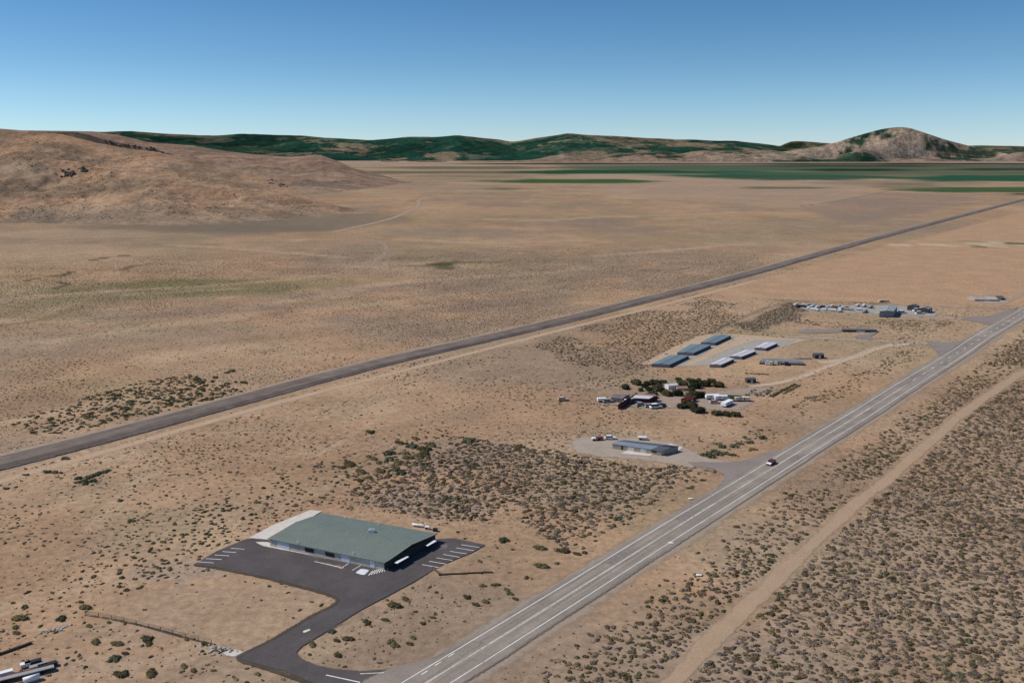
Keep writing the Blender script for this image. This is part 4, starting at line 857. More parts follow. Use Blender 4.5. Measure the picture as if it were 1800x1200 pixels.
for px, py, m, s_, lab in [(59, 1167, M_BLACK, 1.5, 'dark crate at the top of the scrap pile'), (84, 1172, M_BLACK, 1.7, 'dark crate at the right end of the scrap pile'), (9, 1186, M_WHITE, 1.4, 'white crate at the left edge of the scrap pile'), (45, 1171, M_WHITE, .9, 'small white crate left of the dark crate'), (68, 1174, M_GREYP, 1.6, 'grey crate between the two dark crates')]:
    root = empty('crate', (*G(px, py), 0), R(33)); tag(root, lab, 'crate', 'crates in the scrap pile')
    MB().box(-s_, s_, -.5, .5, .12, .8).build('bin', m, root, bevel=.03); MB().box(-s_ - .06, s_ + .06, -.56, .56, .8, .88).build('lid', m, root)
    for sx in (-.7, .7): MB().box(sx * s_ - .1, sx * s_ + .1, -.5, .5, 0, .118).build('runner', M_WOOD, root)
# ------------------------------------------------------------------ vegetation
def leaf_mat(name, c, var=.45):
    t = NT(name); o = t.new('ShaderNodeObjectInfo'); n = t.noise(t.obj(), 3.5, 3, .6)
    k = t.scale(c, t.ramp(n, .25, .75, 1 - var, 1 + var)); k = t.scale(k, t.ramp(o.outputs['Random'], 0, 1, .72, 1.28))
    t.color(k); t.b.inputs['Roughness'].default_value = .95; t.b.inputs['Specular IOR Level'].default_value = .05
    return t.m
L_SAGE = [leaf_mat('sage_leaf', (.152, .112, .072)), leaf_mat('sage_grey_leaf', (.165, .126, .096)), leaf_mat('sage_brown_leaf', (.134, .092, .058))]
L_OLIVE = [leaf_mat('olive_leaf', (.118, .098, .046)), leaf_mat('dull_olive_leaf', (.098, .086, .044))]
L_GREEN = leaf_mat('green_leaf', (.105, .108, .062)); L_TREE = leaf_mat('tree_leaf', (.058, .056, .028)); L_TREE2 = leaf_mat('pale_tree_leaf', (.085, .080, .036)); L_TREE3 = leaf_mat('dark_tree_leaf', (.024, .030, .017))
M_BARK = flat('bark', (.075, .055, .038)); M_STONE = flat('outcrop_rock', (.12, .098, .08), .95, .05, .4, .3); M_RUBBLE = flat('broken_concrete', (.36, .34, .31), .95, .05, .3, 1)

def clump_mesh(name, n, rx, hz, leaf, mat, seed, lumps=5, core=.8):
    """Leaf-sized faces spread over several overlapping lumps, with a twiggy heart under them."""
    r = random.Random(seed); V, F = [], []
    L = [(r.uniform(-.55, .55) * rx, r.uniform(-.55, .55) * rx, r.uniform(.35, .6)) for _ in range(lumps)]; L[0] = (0, 0, .7)
    for cx, cy, q in L:                                   # hearts: rough low domes
        k = len(V); m = 7; rr = q * rx * core
        V.append((cx, cy, hz * (.55 + .4 * q)))
        for ring, (fr, fz) in enumerate(((.55, .72), (1, .25), (1.0, -.02))):
            for i in range(m):
                a = 2 * math.pi * (i + .5 * ring) / m; j = r.uniform(.82, 1.15)
                V.append((cx + math.cos(a) * rr * fr * j, cy + math.sin(a) * rr * fr * j, hz * fz * (.55 + .5 * q)))
        for i in range(m): F.append((k, k + 1 + i, k + 1 + (i + 1) % m))
        for ring in range(2):
            for i in range(m):
                a0 = k + 1 + ring * m
                F.append((a0 + i, a0 + m + i, a0 + m + (i + 1) % m, a0 + (i + 1) % m))
    for _ in range(n):
        cx, cy, q = r.choice(L); a = r.uniform(0, 2 * math.pi); e = math.asin(r.uniform(.02, 1))
        d = Vector((math.cos(a) * math.cos(e), math.sin(a) * math.cos(e), math.sin(e))); f = r.uniform(.8, 1.12)
        p = Vector((cx + d.x * q * rx * f, cy + d.y * q * rx * f, d.z * hz * (.55 + .5 * q) * f + .02))
        nn = (d + Vector((r.uniform(-.7, .7), r.uniform(-.7, .7), r.uniform(-.3, .7)))).normalized(); u = nn.orthogonal().normalized(); w = nn.cross(u)
        th = r.uniform(0, 6.28); u, w = u * math.cos(th) + w * math.sin(th), w * math.cos(th) - u * math.sin(th)
        s = leaf * r.uniform(.6, 1.3); k = len(V)
        V += [tuple(p - u * s), tuple(p + w * s * .55), tuple(p + u * s), tuple(p - w * s * .55)]; F.append((k, k + 1, k + 2, k + 3))
    me = bpy.data.meshes.new(name); me.from_pydata(V, [], F); me.materials.append(mat); me.update(); return me

PROTO = [clump_mesh('shrub', 46, 1.0, .43, .20, L_SAGE[0], 1, 4), clump_mesh('shrub', 46, 1.0, .40, .20, L_SAGE[1], 2, 5), clump_mesh('shrub', 42, 1.0, .42, .20, L_SAGE[2], 3, 4), clump_mesh('shrub', 42, 1.0, .40, .22, leaf_mat('straw_leaf', (.235, .175, .105)), 4, 3),
         clump_mesh('shrub', 50, 1.0, .52, .20, L_OLIVE[0], 5, 4), clump_mesh('shrub', 50, 1.0, .50, .20, L_OLIVE[1], 6, 5), clump_mesh('shrub', 50, 1.0, .55, .20, L_GREEN, 7, 5)]
SRC = bpy.data.collections.new('shrub_sources')
for i, me in enumerate(PROTO): SRC.objects.link(bpy.data.objects.new(f'shrub_source_{i}', me))

# where shrubs stand: a jittered lattice over the plain, thinned by local density
cell = 1.45
gx, gy = np.meshgrid(np.arange(-620, 700, cell), np.arange(120, 1000, cell))
sx_, sy_ = (gx + rng.uniform(-.5, .5, gx.shape) * cell * 1.15).ravel(), (gy + rng.uniform(-.5, .5, gx.shape) * cell * 1.15).ravel()
ok = (np.abs(np.arctan2(sx_, sy_)) < R(34)) & (np.hypot(sx_, sy_) < 980)
sx_, sy_ = sx_[ok], sy_[ok]
sd_ = np.hypot(sx_, sy_)
off_hw = (sx_ - HW0[0]) * HW_N[0] + (sy_ - HW0[1]) * HW_N[1]                 # signed distance right of the highway
rail_P, _ = smooth_path(rail_path, 12); d_rail = seg_dist(sx_, sy_, rail_P)
rl = np.interp(sx_, rail_P[:, 0], rail_P[:, 1]); beyond = sy_ > rl
n60, n25, n150 = fbm(sx_, sy_, 60, 4, 201), fbm(sx_, sy_, 22, 3, 202), fbm(sx_, sy_, 170, 4, 203)
D = .05 + .34 * sstep(.46, .68, n60 * .6 + n25 * .4)                          # near plain, share of lattice points kept
size_lo, size_hi = np.full(len(D), .30), np.full(len(D), .78)
pw, ow, gw = np.full(len(D), .30), np.full(len(D), .22), np.full(len(D), .02)  # shares: purple grey, olive, green
k = beyond; D[k] = (.14 + .60 * sstep(.36, .62, n150 * .55 + n25 * .45))[k]; size_lo[k] = .22; size_hi[k] = .62; ow[k] = .10; pw[k] = .22
tr_P, _ = smooth_path(GL(TR), 6); d_tr = seg_dist(sx_, sy_, tr_P); rt = np.interp(sy_, tr_P[:, 1], tr_P[:, 0]); right_tr = sx_ > rt
k = (off_hw > 9) & ~right_tr
D[k] = (sstep(11, 24, off_hw) * (.20 + .68 * sstep(.36, .54, n60 * .5 + n25 * .5)))[k]; size_lo[k], size_hi[k] = .40, 1.15; ow[k] = .26; gw[k] = .04
k = (off_hw > 9) & right_tr
D[k] = (.74 + .24 * sstep(.30, .55, n25))[k]; size_lo[k], size_hi[k] = .42, 1.28; pw[k] = .46; ow[k] = .11; gw[k] = .012
def zone(pts, dens, lo, hi, p=None, o=None, g=None, soft=6):
    P = GL(pts); d = sdist(sx_, sy_, P) + (n25 - .5) * 14; k = d > 0
    D[k] = (dens * (sstep(.25, .55, n25 * .7 + n60 * .3) if dens < .9 else sstep(.12, .42, n25 * .7 + n60 * .3)))[k] if dens > 0 else 0
    size_lo[k], size_hi[k] = lo, hi
    for arr, v in ((pw, p), (ow, o), (gw, g)):
        if v is not None: arr[k] = v
zone([(640, 815), (720, 800), (820, 772), (920, 780), (1010, 803), (1130, 815), (1240, 828), (1225, 850), (1180, 880), (1100, 930), (1010, 965), (930, 945), (900, 925), (800, 910), (700, 900), (620, 880)], .92, .40, 1.30, .50, .22, .04)
zone([(1010, 965), (1240, 845), (1262, 862), (1060, 985), (900, 1060), (880, 1040)], .50, .6, 1.1, .15, .55, .1)
zone([(440, 910), (560, 870), (640, 840), (820, 765), (760, 745), (640, 790), (500, 830), (380, 880), (180, 1010), (220, 1050), (330, 985)], .30, .5, 1.0, .2, .55, .08)
zone([(940, 610), (1080, 560), (1240, 525), (1330, 545), (1250, 585), (1140, 640), (1090, 660), (1020, 640)], .62, .45, .95, .4, .2, .02)
zone([(1080, 655), (1180, 645), (1250, 655), (1130, 668), (1010, 690), (960, 680)], .25, .45, .85, .3, .3, .02)
zone([(1340, 740), (1440, 690), (1550, 635), (1600, 612), (1640, 622), (1560, 665), (1460, 730), (1400, 765), (1320, 790), (1240, 740)], .50, .5, 1.05, .3, .45, .08)
zone([(1350, 560), (1460, 560), (1570, 562), (1680, 565), (1640, 590), (1590, 598), (1545, 588), (1480, 574), (1380, 572)], .40, .45, .95, .3, .4, .03)
zone([(1290, 572), (1390, 532), (1425, 547), (1400, 562), (1330, 582)], .9, .5, .95, .5, .25, .02)
zone([(1000, 690), (1050, 720), (1200, 735), (1320, 745), (1300, 790), (1240, 800), (1100, 760), (950, 745), (880, 740)], .14, .4, .8, .3, .35, .03)
zone([(600, 700), (900, 700), (1000, 760), (830, 765), (700, 745)], .10, .35, .7, .3, .2, .0)
zone([(20, 740), (150, 705), (240, 670), (330, 660), (420, 690), (330, 715), (180, 748), (60, 775)], .40, .6, 1.3, .1, .5, .3)
zone([(330, 1010), (440, 1012), (580, 1055), (540, 1085), (400, 1145), (150, 1080), (220, 1050)], .05, .35, .7, .2, .3, .0)
zone(SMOOTH_FIELD, .0, .4, .5)
D *= 1 - sstep(800, 980, sd_) * .7
# nothing grows on paving, yards, tracks, ballast or under buildings
D[(off_hw > -8.5) & (off_hw < 10)] = 0
D[(d_rail < 11)] = 0; D[d_tr < 3.3] = 0
D[seg_dist(sx_, sy_, smooth_path(GL(RT), 6)[0]) < 3.0] = 0
k = (off_hw < -8) & (off_hw > -22); D[k] *= sstep(8, 22, -off_hw)[k] * .8
for pts, m in [(LOT, 1.0), ([(430, 950), (555, 893), (570, 895), (800, 932), (690, 1000)], 1), (YARDP, 0), ([(1000, 778), (1018, 770), (1050, 767), (1100, 769), (1180, 776), (1215, 790), (1235, 803), (1280, 812), (1358, 791), (1300, 840), (1250, 872), (1274, 842), (1255, 824), (1160, 812), (1110, 807), (1015, 797)], 1),
               ([(1055, 702), (1085, 694), (1130, 664), (1270, 664), (1320, 690), (1330, 706), (1300, 722), (1215, 717), (1100, 714)], 0), ([(1394, 534), (1560, 535), (1652, 551), (1590, 554), (1402, 542)], 0), ([(1330, 628), (1450, 626), (1450, 642), (1330, 642)], 0), ([(1402, 577), (1545, 576), (1545, 590), (1530, 598), (1404, 587)], 0),
               ([(1170, 648), (1420, 600), (1560, 607), (1490, 632), (1400, 665), (1330, 690), (1290, 660)], 0)]:
    D[sdist(sx_, sy_, GL(pts)) > -m] *= 0 if m else .06
keep = rng.random(len(D)) < D
px_, py_ = sx_[keep], sy_[keep]
u_ = rng.random(keep.sum()); rad_ = size_lo[keep] + (size_hi[keep] - size_lo[keep]) * u_ ** 1.4
kind_r = rng.random(keep.sum()); P_, O_, G_ = pw[keep], ow[keep], gw[keep]
kind_ = np.where(kind_r < G_, 6, np.where(kind_r < G_ + O_, np.where(rng.random(len(G_)) < .5, 4, 5), np.where(kind_r < G_ + O_ + P_, 1, rng.choice([0, 2, 3], len(G_)))))
app = rad_ / np.hypot(np.hypot(px_, py_), CAM_H)
ang = np.arctan2(px_, py_); depth_ = py_ * CP + CAM_H * SP; down_ = (CAM_H * CP - py_ * SP) / depth_
inview = (np.abs(px_ / depth_) < .575) & (down_ < .383)
sage = np.isin(kind_, (0, 1, 2, 3)) & inview; oliv = ~np.isin(kind_, (0, 1, 2, 3)) & inview
pick = np.zeros(len(px_), bool)
for mask, n in ((sage, 300), (oliv, 150)):
    ix = np.where(mask)[0]; pick[ix[np.argsort(-app[ix])[:n]]] = True
offp = off_hw[keep]; rtp = right_tr[keep]
def place_words(i):
    x0, y0, o, r = px_[i], py_[i], offp[i], rtp[i]
    if o > 0: return ('in the dense scrub right of the dirt track', 'scrub right of the dirt track') if r else ('between the highway and the dirt track', 'scrub between highway and dirt track')
    p = GL([(560, 1180), (600, 1060), (770, 1000), (1250, 850), (1290, 865), (800, 1180)])
    if inside(np.array([x0]), np.array([y0]), p)[0]: return ('on the verge between the asphalt lane and the highway', 'verge beside the highway')
    return ('on the dry ground left of the asphalt lane', 'dry ground left of the lane') if x0 < -45 and y0 < 300 else ('in the dark scrub patch behind the hall', 'scrub patch behind the hall')
WORD = {0: 'tawny brown sagebrush shrub', 1: 'purplish grey sagebrush shrub', 2: 'dark brown sagebrush shrub', 3: 'low straw coloured sagebrush shrub', 4: 'olive brush shrub', 5: 'dull olive brush shrub', 6: 'green brush shrub'}
for i in np.where(pick)[0]:
    nm = 'sagebrush_shrub' if kind_[i] < 4 else 'brush_shrub'
    o = bpy.data.objects.new(nm, PROTO[kind_[i]]); col.objects.link(o)
    o.location = (px_[i], py_[i], 0); s_ = rad_[i]; o.scale = (s_ * random.uniform(.85, 1.25), s_ * random.uniform(.85, 1.1), s_ * random.uniform(.75, 1.15)); o.rotation_euler = (0, 0, random.uniform(0, 6.28))
    w, g = place_words(i); tag(o, f'{WORD[int(kind_[i])]} {w}', 'shrub', f'{WORD[int(kind_[i])]}s, {g}')
rest = ~pick
def scatter(name, X_, Y_, Z_, S_, K_):
    me = bpy.data.meshes.new(name); n = len(X_); me.vertices.add(n)
    me.vertices.foreach_set('co', np.stack([X_, Y_, Z_], 1).astype(np.float32).ravel())
    def at(nm, ty, v, f): a = me.attributes.new(nm, ty, 'POINT'); a.data.foreach_set(f, v)
    at('size', 'FLOAT_VECTOR', (np.stack([S_ * rng.uniform(.85, 1.25, n), S_ * rng.uniform(.85, 1.1, n), S_ * rng.uniform(.75, 1.15, n)], 1)).astype(np.float32).ravel(), 'vector')
    at('turn', 'FLOAT_VECTOR', np.stack([np.zeros(n), np.zeros(n), rng.uniform(0, 6.28, n)], 1).astype(np.float32).ravel(), 'vector')
    at('sort', 'INT', K_.astype(np.int32), 'value')
    o = bpy.data.objects.new(name, me); col.objects.link(o)
    ng = bpy.data.node_groups.new(name, 'GeometryNodeTree')
    ng.interface.new_socket('Geometry', in_out='INPUT', socket_type='NodeSocketGeometry'); ng.interface.new_socket('Geometry', in_out='OUTPUT', socket_type='NodeSocketGeometry')
    N, Lk = ng.nodes, ng.links
    gi, go = N.new('NodeGroupInput'), N.new('NodeGroupOutput'); ci = N.new('GeometryNodeCollectionInfo'); ip = N.new('GeometryNodeInstanceOnPoints')
    ci.inputs[0].default_value = SRC; ci.inputs['Separate Children'].default_value = True; ci.inputs['Reset Children'].default_value = True
    ip.inputs['Pick Instance'].default_value = True
    def named(nm, ty): a = N.new('GeometryNodeInputNamedAttribute'); a.data_type = ty; a.inputs['Name'].default_value = nm; return a.outputs['Attribute']
    Lk.new(gi.outputs[0], ip.inputs['Points']); Lk.new(ci.outputs[0], ip.inputs['Instance']); Lk.new(named('sort', 'INT'), ip.inputs['Instance Index'])
    Lk.new(named('turn', 'FLOAT_VECTOR'), ip.inputs['Rotation']); Lk.new(named('size', 'FLOAT_VECTOR'), ip.inputs['Scale']); Lk.new(ip.outputs[0], go.inputs[0])
    md = o.modifiers.new('scatter', 'NODES'); md.node_group = ng
    return o
tag(scatter('scrub', px_[rest], py_[rest], np.zeros(rest.sum()), rad_[rest], kind_[rest]), 'low brown and olive scrub covering the dry plain', None, None, 'stuff')
# fine tufts between the shrubs
tx, ty = np.meshgrid(np.arange(-420, 480, 1.7), np.arange(130, 620, 1.7))
tx, ty = (tx + rng.uniform(-.8, .8, tx.shape)).ravel(), (ty + rng.uniform(-.8, .8, ty.shape)).ravel()
toff = (tx - HW0[0]) * HW_N[0] + (ty - HW0[1]) * HW_N[1]
tk = (np.abs(np.arctan2(tx, ty)) < R(33)) & (rng.random(len(tx)) < .10 + .55 * sstep(.40, .66, fbm(tx, ty, 30, 4, 301))) & ~((toff > -9) & (toff < 9)) & (seg_dist(tx, ty, rail_P) > 12) & (seg_dist(tx, ty, tr_P) > 2.6)
for pts, m in [(LOT, 1), ([(430, 950), (555, 893), (570, 895), (800, 932), (690, 1000)], 1), (YARDP, 0), ([(1000, 778), (1018, 770), (1050, 767), (1180, 776), (1235, 803), (1280, 812), (1358, 791), (1300, 840), (1250, 872), (1274, 842), (1160, 812), (1110, 807), (1015, 797)], 1), ([(1055, 702), (1085, 694), (1230, 690), (1330, 706), (1300, 722), (1215, 717), (1100, 714)], 0)]:
    tk &= sdist(tx, ty, GL(pts)) < -m
tk &= ~((sdist(tx, ty, GL([(180, 1078), (345, 1000), (440, 1012), (585, 1050), (545, 1080), (430, 1140), (380, 1128)])) > 0) & (rng.random(len(tx)) < .85))
tx, ty = tx[tk], ty[tk]
tag(scatter('dry_tufts', tx, ty, np.zeros(len(tx)), rng.uniform(.12, .36, len(tx)), rng.choice([0, 1, 2, 3, 4], len(tx))), 'small dry tufts dotted between the shrubs', None, None, 'stuff')
print('shrubs', len(px_), 'single', pick.sum())

# larger bushes that stand out one by one
BUSH = [clump_mesh('bush', 150, 1.0, .52, .15, L_OLIVE[0], 11, 7), clump_mesh('bush', 150, 1.0, .50, .15, L_OLIVE[1], 12, 8), clump_mesh('bush', 150, 1.0, .58, .15, L_GREEN, 13, 8)]
def bush(px, py, r_px, k, label, group=None, flat_=1.0):
    q = G(px, py); d = q[1] * CP + CAM_H * SP; s = r_px / FOC * d * .96
    o = bpy.data.objects.new('olive_bush' if k < 2 else 'green_bush', BUSH[k]); col.objects.link(o); o.location = (*q, 0)
    o.scale = (s * random.uniform(.95, 1.2), s * random.uniform(.8, 1.0), s * flat_ * random.uniform(.75, 1.0)); o.rotation_euler = (0, 0, random.uniform(-.6, .6) + random.choice((0, math.pi)))
    tag(o, label, 'bush', group)
for px, py, r_, k, lab in [(169, 1129, 12, 0, 'olive bush leftmost of the row of three big bushes near the bottom left corner'), (204, 1131, 13, 0, 'olive bush in the middle of the row of three near the bottom left corner'), (257, 1124, 13, 1, 'largest bush of the bottom left group, closest to the fence'), (262, 1130, 9, 0, 'olive bush growing into the largest bottom left bush'),
                           (201, 1158, 14, 2, 'greenish bush below the row of three bushes'), (219, 1148, 8, 0, 'small round bush touching the greenish bush'), (170, 1148, 5, 0, 'tiny bush below the leftmost big bush'), (212, 1186, 15, 1, 'wide dull bush at the bottom edge of the photo'), (266, 1182, 14, 0, 'long olive bush right of the wide dull one'), (341, 1179, 9, 0, 'dark olive bush near the lane tip at the bottom'),
                           (323, 1170, 9, 0, 'thin olive bush left above the dark olive one'), (376, 1178, 6, 0, 'small bush just left of the lane tip'), (329, 1124, 6, 0, 'small bush on the fence line'), (361, 1131, 9, 1, 'bush on the fence line beside the concrete rubble'), (152, 1068, 13, 0, 'wide bush at the upper end of the fence'), (143, 1058, 7, 0, 'small bush above the fence end'), (110, 1087, 12, 1, 'pale olive bush left of the fence end'),
                           (38, 1087, 15, 0, 'broad olive bush near the left photo edge'), (28, 1103, 8, 0, 'olive bush under the broad one at the left edge'), (28, 1112, 8, 0, 'lowest olive bush of the three at the left edge'), (156, 1100, 7, 0, 'small olive bush between fence and scrap pile'), (192, 1094, 6, 0, 'small bush below the fence middle'), (220, 1096, 5, 0, 'tiny bush on the fence middle'), (45, 1066, 8, 1, 'small dull bush above the broad left edge bush'),
                           (549, 1132, 9, 0, 'dark round bush at the curb of the lane bend'), (614, 1123, 11, 0, 'largest bush on the verge inside the lane bend'), (593, 1126, 8, 0, 'bush left of the largest verge bush'), (584, 1110, 9, 2, 'greyish green bush at the lane edge'), (595, 1152, 10, 0, 'olive bush near the bottom of the verge'), (690, 1128, 10, 1, 'dull bush in the cluster of three on the verge'), (696, 1135, 9, 0, 'dark bush below the dull one in the cluster of three'), (719, 1131, 8, 0, 'right bush of the cluster of three on the verge'),
                           (727, 1121, 8, 0, 'small bush above the cluster of three'), (743, 1096, 7, 1, 'lone bush on the upper verge'), (645, 1095, 9, 1, 'dull bush halfway along the lane verge'), (642, 1091, 7, 2, 'green bush touching the dull lane verge bush'), (676, 1089, 8, 0, 'bush right of the dull lane verge bush'), (696, 1065, 14, 0, 'long dark bush along the upper lane verge'), (712, 1052, 9, 0, 'bush by the upper end of the lane verge'), (760, 1085, 6, 0, 'tiny bush right of the lone upper bush'),
                           (947, 963, 13, 0, 'round olive bush left of the highway, upper of two'), (950, 995, 14, 0, 'round olive bush left of the highway, lower of two'), (990, 969, 14, 1, 'wide dull olive bush by the roadside scrub'), (1013, 973, 8, 0, 'small bush right of the wide dull one'), (1085, 912, 10, 2, 'green bush in the roadside scrub beside the highway'), (870, 1028, 9, 0, 'bush halfway between hall and highway'), (890, 1036, 8, 0, 'bush right of the one halfway to the highway'), (897, 1043, 8, 1, 'dull bush below the halfway pair'),
                           (850, 1030, 7, 0, 'bush left of the one halfway to the highway'), (820, 1050, 10, 1, 'dull long bush on the upper verge near the parking stalls'), (835, 1062, 8, 0, 'dark bush under the dull long one'), (855, 1058, 9, 0, 'dark bush right of the dull long one'), (905, 1052, 7, 0, 'small bush nearest the highway shoulder'), (843, 986, 6, 0, 'tiny bush beside the right parking stalls'), (885, 950, 12, 2, 'green bush right of the parking lot corner')]:
    bush(px, py, r_, k, lab)
CL = 'green bushes left of the dark scrub patch'
for px, py, r_, k in [(701, 778, 11, 0), (724, 785, 12, 2), (744, 790, 13, 0), (748, 797, 12, 0), (738, 802, 12, 0), (720, 805, 12, 0), (684, 797, 13, 2), (649, 803, 8, 0), (658, 807, 10, 0), (684, 808, 11, 2), (698, 814, 11, 0), (666, 814, 9, 0), (613, 815, 14, 0), (733, 772, 8, 0), (760, 782, 12, 1), (822, 776, 13, 2), (633, 829, 12, 0), (668, 829, 11, 1), (632, 845, 9, 1), (648, 840, 8, 0), (714, 797, 9, 0), (650, 760, 10, 1), (600, 822, 10, 1), (695, 826, 10, 2), (705, 832, 11, 2)]:
    bush(px, py, r_, k, 'olive green bush in the loose group left of the dark scrub patch', CL)
bush(915, 785.5, 10, 0, 'lone olive bush on the upper edge of the dark scrub patch')
for px, py, r_ in [(138, 841, 9), (146, 847, 9), (155, 840, 10), (163, 846, 8), (166, 836, 10), (175, 832, 9), (184, 830, 8), (190, 827, 7), (150, 851, 7), (136, 848, 6)]:
    bush(px, py, r_, 2, 'dark green bush in the tight clump below the railway at left', 'clump of green bushes below the railway')
for px, py, r_ in [(82, 830, 9), (98, 830, 8), (108, 831, 6), (116, 806, 9), (10, 859, 7), (210, 880, 7), (232, 915, 8), (45, 835, 7)]:
    bush(px, py, r_, 1, 'small dull bush scattered beside the railway at left', 'scattered bushes by the railway')
for px, py, r_ in [(1238, 800, 9), (1250, 803, 10), (1262, 798, 10), (1275, 797, 9), (1286, 800, 8), (1255, 794, 9), (1270, 786, 9), (1290, 785, 10), (1300, 780, 8), (1318, 778, 9), (1325, 790, 8), (1340, 770, 9), (1262, 781, 8), (1245, 796, 8)]:
    bush(px, py, r_, 2 if r_ > 8 else 0, 'green brush bush beside the shop turn-off', 'brush right of the shop turn-off')
for q in range(38):
    t_ = random.random(); px, py = 200 + 210 * t_ + random.uniform(-25, 25), 712 - 48 * t_ + random.uniform(-16, 22)
    if 738 - (px - 300) * .275 - py > 12: bush(px, py, random.uniform(5, 9), random.choice((0, 2, 2)), 'green bush in the thicket above the railway at left', 'thicket of green bushes above the railway')
for q in range(12):
    bush(90 + random.uniform(0, 140), 745 - q * 2.2 + random.uniform(-6, 8), random.uniform(5, 8), 0, 'small olive bush at the left end of the thicket above the railway', 'sparse end of the thicket')

# homestead trees: trunk, limbs, crown of many leaf clumps
def make_tree(seed, mat, label):
    r = random.Random(seed); root = empty('shade_tree', (0, 0, 0)); tag(root, label, 'tree')
    m = MB(); m.tube((0, 0, 0), (.05, .03, .9), .17, .12, 7)
    for k in range(6):
        a = k * 1.05 + r.uniform(-.3, .3); m.tube((.05, .03, .7 + .08 * k), (math.cos(a) * .9, math.sin(a) * .8, 1.3 + r.uniform(0, .5)), .07, .025, 5)
    m.build('trunk', M_BARK, root)
    me = clump_mesh('crown', 420, 1.55, 1.7, .2, mat, seed + 3, 11, .72); o = bpy.data.objects.new('crown', me); col.objects.link(o); o.parent = root; o.location = (0, 0, .55)
    return root
TREES = [(1097, 683, 1.5, 1, 'pale green round tree at the left end of the homestead trees'), (1119, 675, 1.5, 0, 'dark tree at the upper left of the homestead trees'), (1137, 675.5, 1.1, 2, 'small dark tree right of the upper left one'), (1152, 676, 1.5, 0, 'dark tree on the upper middle edge of the tree group'), (1167, 673, 1.1, 1, 'small pale tree on the top edge of the tree group'), (1133, 680, 1.2, 2, 'very dark tree in the left of the group'), (1127, 687, 1.0, 1, 'small pale tree left of the dark middle trees'), (1141, 687, 1.2, 2, 'dark tree left of the hidden white cabin'), (1157, 685, 1.7, 0, 'big dark tree just left of the hidden white cabin'), (1163, 689, 1.3, 2, 'very dark tree before the hidden white cabin'),
         (1193, 668, 1.0, 1, 'small yellowish tree leftmost of the back row'), (1210, 668.6, 1.0, 1, 'yellowish tree second in the back row'), (1227, 669.2, 1.0, 1, 'yellowish tree third in the back row'), (1250, 671, 1.1, 0, 'dark tree at the right end of the back row'), (1196, 674, 1.2, 0, 'dark tree in the second row, left'), (1200, 680, 1.7, 0, 'big dark tree behind the faded red roofed cabin'), (1219, 675, 1.6, 2, 'very dark tree at the centre of the second row'), (1223, 681.5, 1.8, 2, 'largest and darkest tree right of the faded red roofed cabin'), (1240, 678, 1.7, 0, 'big dark tree right of the darkest one'), (1262, 679, 1.5, 0, 'dark tree at the far right of the group'),
         (1147, 693.5, 1.2, 0, 'dark tree close behind the farmhouse'), (1172, 694.5, 1.5, 0, 'dark tree between farmhouse and yard'), (1190, 695, 1.5, 2, 'very dark tree at the back edge of the yard'), (1213, 699, 2.0, 1, 'big pale green tree at the yard edge left of the white trailers'), (1229, 698, 1.8, 2, 'big very dark tree beside the white trailers'), (1217, 688, 1.1, 1, 'small pale tree between the dark rows'), (1285, 704, 1.3, 1, 'pale tree behind the black shade trailer'),
         (1197, 716, 1.3, 2, 'dark tree at the front yard edge, left'), (1212, 715.5, 1.7, 0, 'big tree in front of the small maroon shed'), (1220, 723, 1.2, 0, 'tree below the big front yard tree'), (1231, 724.5, 1.5, 2, 'very dark tree at the bottom of the homestead'), (1260, 729, 1.2, 0, 'left tree of the row of three by the scrub'), (1277, 730, 1.2, 0, 'middle tree of the row of three by the scrub'), (1293, 731, 1.2, 0, 'right tree of the row of three by the scrub')]
tp = [make_tree(61, L_TREE, 'tree'), make_tree(62, L_TREE2, 'tree'), make_tree(63, L_TREE3, 'tree')]; used = [False] * 3
for px, py, s_, k, lab in TREES:
    o = copy_tree(tp[k]) if used[k] else tp[k]; used[k] = True
    o.location = (*G(px, py), 0); s_ *= 1.06; o.scale = (s_ * random.uniform(1.1, 1.4), s_ * random.uniform(.95, 1.15), s_ * random.uniform(.62, .8)); o.rotation_euler = (0, 0, random.uniform(0, 6.28)); tag(o, lab, 'tree', 'trees around the homestead')

# brush rows, fence, logs, rubble, litter
def brush_row(pts, w, label, k=0):
    P, s = smooth_path(GL(pts), w * 1.1); r = random.Random(int(pts[0][0]))
    V, F = [], []; me0 = BUSH[k]; vs = [v.co.copy() for v in me0.vertices]; fs = [tuple(p.vertices) for p in me0.polygons]
    o0 = P.mean(0)
    for q in P:
        a = r.uniform(0, 6.28); sc_ = w * r.uniform(.6, 1.0); b = len(V)
        V += [(q[0] - o0[0] + (v.x * math.cos(a) - v.y * math.sin(a)) * sc_, q[1] - o0[1] + (v.x * math.sin(a) + v.y * math.cos(a)) * sc_, v.z * sc_ * .8) for v in vs]; F += [tuple(i + b for i in f) for f in fs]
    o = mesh_obj('brush_row', V, F, me0.materials[0]); o.location = (*o0, 0); tag(o, label, 'brush', 'rows of brush near the homestead')
brush_row([(1357, 697), (1372, 688), (1397, 676)], 1.5, 'slanting row of dark brush right of the homestead, left of two'); brush_row([(1378, 692), (1392, 684), (1404, 678)], 1.3, 'slanting row of brush right of the homestead, right of two', 1)
brush_row([(1313, 656.5), (1330, 657.3), (1347, 658)], 1.2, 'straight row of dark brush in the open field below the barn', 1)
root = empty('wire_fence', (*G(260, 1104), 0)); tag(root, 'dark wire fence running from the scrub down to the concrete rubble', 'fence')
fp, fs_ = smooth_path(GL([(150, 1080), (180, 1084), (220, 1092), (272, 1105), (325, 1120), (372, 1131)]), 3.0); o0 = G(260, 1104)
for q in fp: MB().tube((*(q - o0), 0), (*(q - o0), 1.05), .07, .06, 6).build('post', M_WOOD, root)
